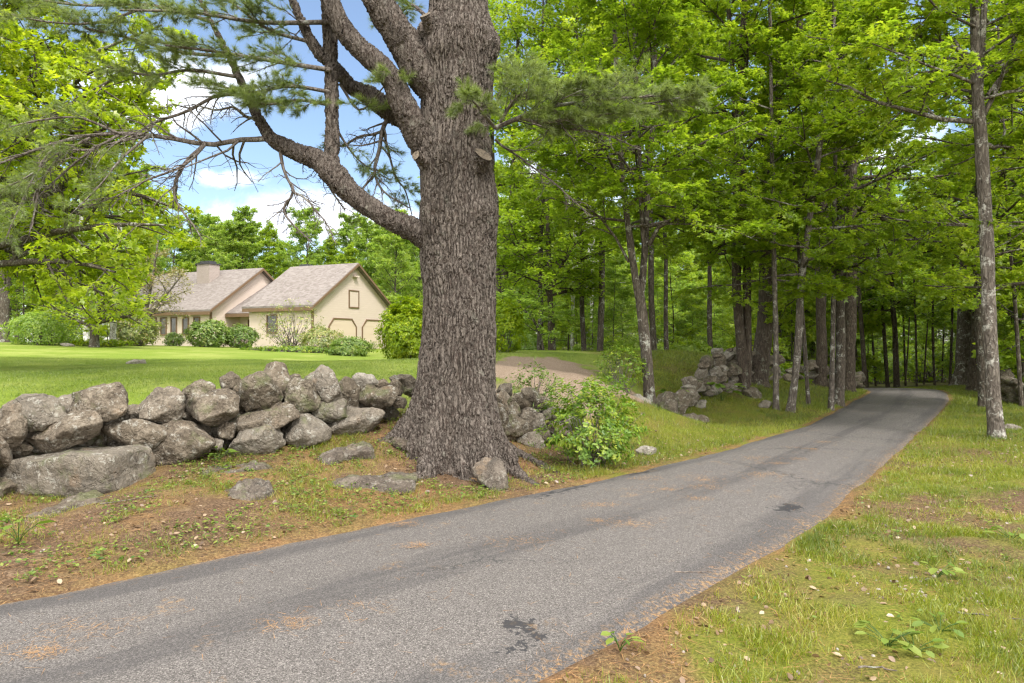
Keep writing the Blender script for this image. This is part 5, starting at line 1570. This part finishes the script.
jit_row(['wa', 'wb'], 480, 880, 14, 80, 110, 1.3)
jit_row(['sa', 'sb'], 510, 860, 22, 30, 48, .8)
jit_row(['sa', 'sb'], 520, 860, 20, 50, 66, .9)
jit_row(['wc', 'wa'], 760, 860, 3, 32, 42, 1.0)
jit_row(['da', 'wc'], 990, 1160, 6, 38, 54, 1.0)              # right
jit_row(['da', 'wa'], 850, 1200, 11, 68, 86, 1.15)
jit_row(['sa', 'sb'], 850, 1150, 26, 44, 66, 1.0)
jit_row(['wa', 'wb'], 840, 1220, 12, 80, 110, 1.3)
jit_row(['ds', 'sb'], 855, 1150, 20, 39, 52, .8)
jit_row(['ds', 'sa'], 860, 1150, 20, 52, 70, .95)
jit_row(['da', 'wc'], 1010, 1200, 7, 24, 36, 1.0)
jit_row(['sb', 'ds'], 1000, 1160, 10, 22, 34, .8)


# ================================================================ shrubs
def shrub(name, label, px, d, w_px, h_px, leafm, seed, leaf=.07, whorls=260, per=7, templ=OVAL, base_px=None, stems=9, hollow=.55, cat='shrub', group=None, bark=None, sx=1.0, lump=.45, gap=0.0, up=.5):
    rng = np.random.default_rng(3000 + seed)
    base = GP(px, d)
    if base_px is not None:
        pass
    k = d / FPX
    rx, rzh = w_px / 2 * k, h_px * k
    root = thing(name, tuple(base), label, cat, group)
    dirs = nrm(rng.normal(0, 1, (whorls, 3)) + np.array([0, 0, .25]))
    rad = rng.uniform(hollow, 1.0, whorls) ** .6 * (1 - lump * .5 + lump * (fbm(dirs * 1.9 + seed, 2, seed) * .5 + .5))
    keep = fbm(dirs * 2.6 + seed * 1.7, 2, seed + 5) > -1 + gap
    c = dirs * rad[:, None] * np.array([rx, rx * sx, rzh * .56]) + np.array([0, 0, rzh * .5])
    c = c[keep & (c[:, 2] > .02 * rzh)]
    n = len(c)
    # stems
    ns = min(n, max(stems * 5, 12))
    idx = rng.choice(n, ns, replace=False)
    b0 = np.stack([rng.normal(0, rx * .13, ns), rng.normal(0, rx * .13, ns), np.full(ns, -.05)], -1)
    tip = c[idx]
    s = np.linspace(0, 1, 6)[None, :, None]
    mid = b0 * .45 + tip * .55; mid[:, 2] *= .75; mid[:, :2] *= .75
    pts = (1 - s) ** 2 * b0[:, None] + 2 * s * (1 - s) * mid[:, None] + s ** 2 * tip[:, None]
    pts[:, 1:-1] += rng.normal(0, .02 * rx, pts[:, 1:-1].shape)
    mw = MB(); tubes(mw, pts, np.linspace(1, .25, 6)[None] * np.full((ns, 1), max(.012 * rx, .004)) * 1.1, 5)
    mw.build('stems', bark or M_TWIG, root)
    ml = MB()
    out = nrm(dirs[keep & ((dirs * rad[:, None] * rzh * .56)[:, 2] + rzh * .5 > .02 * rzh)][:n] + np.array([0, 0, up]))
    o = np.repeat(out, per, 0); cc = np.repeat(c, per, 0)
    perp = nrm(np.cross(o, rng.normal(0, 1, o.shape)))
    dd = nrm(perp + o * rng.uniform(-.1, .6, (len(o), 1)))
    hgt = np.clip(cc[:, 2] / rzh, 0, 1)
    val = np.clip(np.repeat(rng.random(n), per) * .45 + rng.random(len(o)) * .35 + (np.repeat(rng.random(n), per) > .72) * .25, 0, 1)
    leaves(ml, cc + rng.normal(0, leaf * .35, cc.shape), nrm(o + rng.normal(0, .25, o.shape)), dd, leaf * rng.uniform(.7, 1.25, len(o)), templ, val)
    ml.build('foliage', leafm, root)
    return root


shrub('bush', 'leafy roadside bush with yellowish new growth right of the pine', 590, 9.6, 106, 80, M_BUSH, 1, .058, 1080, 8, stems=7, hollow=.4, gap=.80, lump=.75, up=.9)
shrub('shrub', 'loose open shrub with reddish stems on the mound behind the short tumbled wall', 534, 12.4, 60, 46, M_SHRUB, 2, .05, 420, 6, gap=.75, up=1.2)
shrub('shrub', 'small airy green shrub left of the forked tree', 622, 15.5, 50, 46, M_BUSH, 3, .06, 420, 6, gap=.7, up=1.0)
shrub('shrub', 'large glowing yellow green shrub left of the pine trunk', 411, 24, 56, 58, M_YELLOW, 4, .10, 3200, 7, hollow=.6, lump=.65, gap=.6)
shrub('shrub', 'yellow green shrub right of the pine trunk behind it', 506, 22, 40, 50, M_YELLOW, 5, .09, 700, 7, hollow=.7)
shrub('rhododendron', 'rounded dark green shrub below the house wing windows', 208, 40, 40, 25, M_SHRUB, 6, .16, 620, 6, hollow=.75)
shrub('shrub', 'mid green shrub in front of the house porch', 241, 41, 34, 21, M_SHRUB, 7, .13, 520, 6, hollow=.75)
shrub('azalea', 'small shrub tucked under the tall wing windows', 174, 40.5, 18, 12, M_SHRUB, 8, .12, 220, 6, hollow=.7)
shrub('rhododendron', 'pale yellowish shrub left of the house wing', 135, 36, 44, 30, M_BLOOM, 9, .15, 640, 6, hollow=.7)
shrub('lilac', 'open vase shaped flowering shrub with bare stems at the garage corner', 293, 38, 58, 46, M_BLOOM, 10, .11, 420, 5, stems=14, hollow=.6, gap=.8, up=.8)
shrub('azalea', 'peach and yellow tinted shrub in front of the garage', 322, 36, 42, 23, M_BLOOM, 11, .11, 620, 6, hollow=.7)
shrub('shrub', 'low dark shrub at the lawn edge right of the peach tinted shrub', 352, 34, 42, 16, M_SHRUB, 12, .12, 460, 6, hollow=.7)
shrub('hosta', 'low clump of broad leaves at the lawn edge before the garage doors', 348, 31.5, 40, 8, M_HERB, 13, .16, 220, 6, hollow=.5)
shrub('shrub', 'wide fresh green shrub at the far left of the lawn', 43, 32, 60, 32, M_WOODS, 14, .11, 1100, 6, hollow=.75)
shrub('groundcover_bed', 'low yellow green planting around the spreading tree', 100, 32.5, 66, 6, M_YELLOW, 15, .09, 420, 6, hollow=.3, sx=.4, cat='plants')
shrub('groundcover_bed', 'low green edging plants along the house lawn edge', 290, 35, 110, 5, M_BUSH, 16, .1, 420, 6, hollow=.3, sx=.3, cat='plants')
shrub('shrub', 'low round pale shrub among the birches beyond the grass crest', 602, 34, 34, 14, M_YELLOW, 17, .11, 460, 6, hollow=.7)
shrub('shrub', 'leafy shrub in the woods right behind the bushy maple', 520, 34, 50, 36, M_WOODS, 18, .13, 600, 6, hollow=.7)
shrub('shrub', 'green shrub between the spreading tree and the far left shrub', 70, 40, 40, 22, M_WOODS, 19, .13, 420, 6, hollow=.7)
for k, (px, d, w_, h_) in enumerate([(690, 30, 50, 26), (730, 33, 60, 34), (780, 34, 60, 30), (650, 38, 60, 28), (1000, 33, 60, 34), (1040, 30, 60, 36), (930, 42, 90, 30), (880, 44, 70, 30), (830, 40, 60, 34), (960, 46, 80, 34)]):
    shrub('understorey_bush', 'leafy bush on the woodland floor behind the roadside trees', px, d, w_, h_, M_WOODS if k % 2 else M_MAPLE, 30 + k, .15, 420, 6, KITE, hollow=.6, group='bushes on the woodland floor')


# ================================================================ grass, litter and small plants
rng = np.random.default_rng(5)


def scatter(n, x0, x1, y0, y1, fn):
    x = rng.uniform(x0, x1, n); y = rng.uniform(y0, y1, n)
    inv = (np.abs((x / np.maximum(y, .1))) < .82) & (y > 2.4)
    x, y = x[inv], y[inv]
    m = masks(x, y)
    k = rng.random(len(x)) < fn(m, x, y)
    x, y = x[k], y[k]
    return x, y, H(x, y), {kk_: vv_[k] for kk_, vv_ in m.items()}


B3 = (BLADE3[0], np.array([[0, 1, 2], [0, 2, 3], [3, 2, 4]]))


def blades(mb, x, y, z, hgt, wid, lean=.35, val=None, templ=B3):
    n = len(x)
    a = rng.random(n) * 2 * pi
    up = nrm(np.stack([rng.normal(0, lean, n), rng.normal(0, lean, n), np.ones(n)], -1))
    nor = np.stack([np.cos(a), np.sin(a), np.zeros(n)], -1)
    leaves(mb, np.stack([x, y, z - .005], -1), nor, up, hgt, templ, rng.random(n) if val is None else val, wid / hgt)


mb = MB()
clump = lambda x, y: np.clip(fbm(np.stack([x, y], -1) * 3.3, 3, 50) * 1.1 + .45, 0, 1)
# near verges
x, y, z, m = scatter(800000, -7, 10, 2.4, 9.5, lambda m, x, y: (m['sd'] > .03) * (m['lawn'] < .1) * m['grass'] ** 1.15 * clump(x, y) * np.where(m['bank'] > 0, .8, .8))
pn = fbm(np.stack([x, y], -1) * .9, 3, 33) * .35
blades(mb, x, y, z, rng.uniform(.03, .082, len(x)) * (.65 + .7 * m['grass']), rng.uniform(.003, .006, len(x)), .4, np.clip(rng.random(len(x)) * .65 + .15 + pn, 0, 1))
x, y, z, m = scatter(300000, -3, 17, 8.5, 20, lambda m, x, y: (m['sd'] > .03) * (m['lawn'] < .1) * m['grass'] * (.35 + .65 * clump(x, y)) * .9)
pn = fbm(np.stack([x, y], -1) * .9, 3, 33) * .35
blades(mb, x, y, z, rng.uniform(.05, .12, len(x)), rng.uniform(.005, .009, len(x)), .45, np.clip(rng.random(len(x)) * .6 + .1 + pn, 0, 1), BLADE)
x, y, z, m = scatter(150000, -3, 26, 18, 32, lambda m, x, y: (m['sd'] > .05) * (m['lawn'] < .1) * m['grass'] * .9)
blades(mb, x, y, z, rng.uniform(.06, .14, len(x)), rng.uniform(.010, .016, len(x)), .45, rng.random(len(x)) * .65, BLADE)
tag(mb.build('verge_grass', M_GRASS, None, smooth=False), kind='stuff')
mb = MB()
x, y, z, m = scatter(420000, -18, 4, 8, 22, lambda m, x, y: m['lawn'] * .95)
blades(mb, x, y, z, rng.uniform(.025, .05, len(x)), rng.uniform(.006, .010, len(x)), .5, np.clip(rng.random(len(x)) * .6 + .2 + fbm(np.stack([x, y], -1) * .7, 3, 12) * .35, 0, 1), BLADE)
tag(mb.build('lawn_grass', M_LAWNB, None, smooth=False), kind='stuff')
# low ground cover leaves on the bank and among the verges
mb = MB()
x, y, z, m = scatter(30000, -7, 6, 4, 12, lambda m, x, y: (m['sd'] > .12) * (m['lawn'] < .1) * (m['mulch'] < .2) * np.where(m['bank'] > 0, .5, .05) * (fbm(np.stack([x, y], -1) * 1.9, 3, 81) > -.02))
n = len(x)
ps = np.repeat(np.stack([x, y, z], -1), 4, 0) + np.concatenate([rng.normal(0, .025, (n * 4, 2)), rng.uniform(.012, .06, (n * 4, 1))], 1)
a = rng.random(n * 4) * 2 * pi
leaves(mb, ps, nrm(np.array([0, 0, 1.0]) + rng.normal(0, .3, (n * 4, 3))), np.stack([np.cos(a), np.sin(a), rng.normal(0, .2, n * 4)], -1), rng.uniform(.018, .046, n * 4), OVAL, rng.random(n * 4), 1.3)
tag(mb.build('ground_cover', M_HERB, None), kind='stuff')
# fallen leaves, needles and twigs
mb = MB()
x, y, z, m = scatter(26000, -8, 10, 2.4, 13, lambda m, x, y: (m['sd'] > .02) * (m['lawn'] < .1) * np.where(m['bank'] > 0, .6, .5))
n = len(x); a = rng.random(n) * 2 * pi
leaves(mb, np.stack([x, y, z + .012], -1), nrm(np.array([0, 0, 1.0]) + rng.normal(0, .6, (n, 3))), np.stack([np.cos(a), np.sin(a), rng.normal(0, .35, n)], -1), rng.uniform(.018, .058, n), OVAL, rng.random(n) ** 1.6, 1.35)
tag(mb.build('fallen_leaves', M_DEADL, None), kind='stuff')
mb = MB()
x, y, z, m = scatter(240000, -8, 10, 2.4, 12, lambda m, x, y: (m['lawn'] < .1) * np.where(m['sd'] > -.03, .3 + .65 * m['needle'], .55 * (m['sd'] > -.22) * rng.random(len(x)) ** 3 + .012))
n = len(x); a = rng.random(n) * 2 * pi
leaves(mb, np.stack([x, y, z + np.where(m['sd'] < 0, .05, .012)], -1), nrm(np.array([0, 0, 1.0]) + rng.normal(0, .2, (n, 3))), np.stack([np.cos(a), np.sin(a), rng.normal(0, .08, n)], -1), rng.uniform(.05, .11, n), BLADE, rng.random(n) * .6, .035)
for k in range(46):
    f = rng.random() ** 1.3
    i = int(np.argmin(np.abs(rcen[:, 1] - (1.5 + 11 * f))))
    t = np.clip(rng.normal(.46, .14), .08, .95)
    c = rl[i] * (1 - t) + rr[i] * t
    n = int(rng.uniform(25, 130)); sp = rng.uniform(.03, .12)
    x = c[0] + rng.normal(0, sp * 1.5, n); y = c[1] + rng.normal(0, sp, n)
    k2 = road_sd(x, y) < -.1; x, y = x[k2], y[k2]; n = len(x)
    if n == 0: continue
    a = rng.random(n) * 2 * pi
    leaves(mb, np.stack([x, y, H(x, y) + .05 + rng.uniform(0, .006, n)], -1), nrm(np.array([0, 0, 1.0]) + rng.normal(0, .2, (n, 3))), np.stack([np.cos(a), np.sin(a), rng.normal(0, .06, n)], -1), rng.uniform(.05, .10, n), BLADE, .4 + rng.random(n) * .6, .03)
g = G('needle_straw')
M_STRAW = g.pbr(g.ramp(g.attr('v'), [(0, (.15, .075, .03)), (.6, (.34, .195, .085))]), .85, None, .15)
tag(mb.build('fallen_needles', M_STRAW, None, smooth=False), kind='stuff')
# pale gravel spilled in the right verge
mb = MB()
v, f = ICO[2]
e = edge(985, 600, .05)
for k in range(300):
    c = np.array([e[0] + rng.normal(0, .38), e[1] + rng.normal(0, .30), 0])
    c[2] = Hs(c[0], c[1])
    r = rng.uniform(.004, .015)
    mb.add(v[:, :] * r * rng.uniform(.7, 1.3, 3) + c, f)
for k in range(110):
    px = rng.uniform(560, 1024); d_ = rng.uniform(3.4, 7)
    c = GP(px, d_)
    if road_sd([c[0]], [c[1]])[0] < .05: continue
    mb.add(v * rng.uniform(.004, .013) * rng.uniform(.7, 1.3, 3) + c, f)
g = G('gravel_stone'); M_GRAV = g.pbr(g.ramp(g.noise(g.coord('Object'), 40, 2), [(.3, (.12, .10, .085)), (.7, (.32, .285, .245))]), .85, None, .2)
tag(mb.build('gravel', M_GRAV, None), kind='stuff')


def herb(label, px, py, hgt, n, leaf, seed, spread=.6, name='seedling'):
    rng = np.random.default_rng(4000 + seed)
    d_ = 6.0
    for _ in range(25):
        d_ = .5 * d_ + .5 * (CAMH - Hs((px - CX) / FPX * d_, d_)) * FPX / (py - CY)
    base = GP(px, d_)
    root = thing(name, tuple(base), label, 'plant', 'small green seedlings by the roadside')
    mw, ml = MB(), MB()
    a = np.arange(n) * 2.4 + rng.normal(0, .3, n)
    tip = np.stack([np.cos(a) * spread * hgt, np.sin(a) * spread * hgt, hgt * rng.uniform(.6, 1.1, n)], -1)
    s = np.linspace(0, 1, 4)[None, :, None]
    mid = tip * .5; mid[:, :2] *= .4; mid[:, 2] *= 1.3
    pts = 2 * s * (1 - s) * mid[:, None] + s ** 2 * tip[:, None]
    tubes(mw, pts, np.full((n, 4), .0025), 4)
    dirs = np.stack([np.cos(a), np.sin(a), rng.uniform(-.35, .2, n)], -1)
    leaves(ml, tip - dirs * leaf * .15, nrm(np.array([0, 0, 1.0]) + rng.normal(0, .25, (n, 3))), dirs, leaf * rng.uniform(.75, 1.2, n), OVAL, .35 + .5 * rng.random(n), 1.35)
    mw.build('stems', M_HERB, root); ml.build('foliage', M_HERB, root)


herb('bright green seedling at the foot of the boulder right of the long slab', 219, 461, .14, 9, .12, 1, .8)
herb('green seedling against the right end of the long slab boulder', 152, 466, .22, 8, .10, 2, .5)
herb('broad leaved seedling at the far left of the bank', 18, 545, .22, 9, .13, 3, .6)
herb('dark leafed seedling flat on the right verge, largest of its cluster', 888, 648, .10, 11, .09, 4, 1.2)
herb('seedling right beside the largest flat one on the right verge', 915, 655, .08, 8, .08, 5, 1.2)
herb('seedling near the spilled pale gravel', 940, 634, .08, 8, .07, 6, 1.2)
herb('seedling high on the right verge against the edge of the view', 1012, 542, .10, 9, .09, 7, 1.2)
herb('wide leaved seedling in the middle of the right verge', 938, 578, .09, 9, .09, 8, 1.2)
herb('seedling at the very edge of the asphalt in the foreground', 620, 652, .12, 8, .07, 9, .6)
herb('seedling in the orange needles under the leafy bush', 553, 462, .10, 7, .08, 10, .9)
herb('ferny green plant at the foot of the stone heap', 722, 404, .45, 16, .30, 11, .8)
herb('leafy green seedling right of the forked tree foot', 672, 407, .35, 12, .25, 12, .8)
# fallen twigs
rng = np.random.default_rng(99)
for (px, py, L, az, lb) in [(690, 574, .28, .2, 'short curved twig on the right verge beside the asphalt'), (990, 620, .35, -.5, 'thin dark twig lying by the spilled gravel'), (128, 502, .5, .25, 'grey stick lying along the bank at left'), (880, 672, .22, -.1, 'pale stick in the foreground of the right verge')]:
    d_ = 6.0
    for _ in range(25):
        d_ = .5 * d_ + .5 * (CAMH - Hs((px - CX) / FPX * d_, d_)) * FPX / (py - CY)
    b = GP(px, d_)
    s = np.linspace(-.5, .5, 8)
    pts = np.stack([s * L * math.cos(az), s * L * math.sin(az), np.zeros(8)], -1) + np.cumsum(rng.normal(0, .008, (8, 3)), axis=0)
    pts[:, 2] = H(pts[:, 0] + b[0], pts[:, 1] + b[1]) - b[2] + .018 + np.abs(rng.normal(0, .006, 8))
    mb = MB(); tubes(mb, pts, np.linspace(.006, .0025, 8), 6)
    tag(link('fallen_twig', mb.mesh('fallen_twig', M_TWIG), None, b), lb, 'twig')
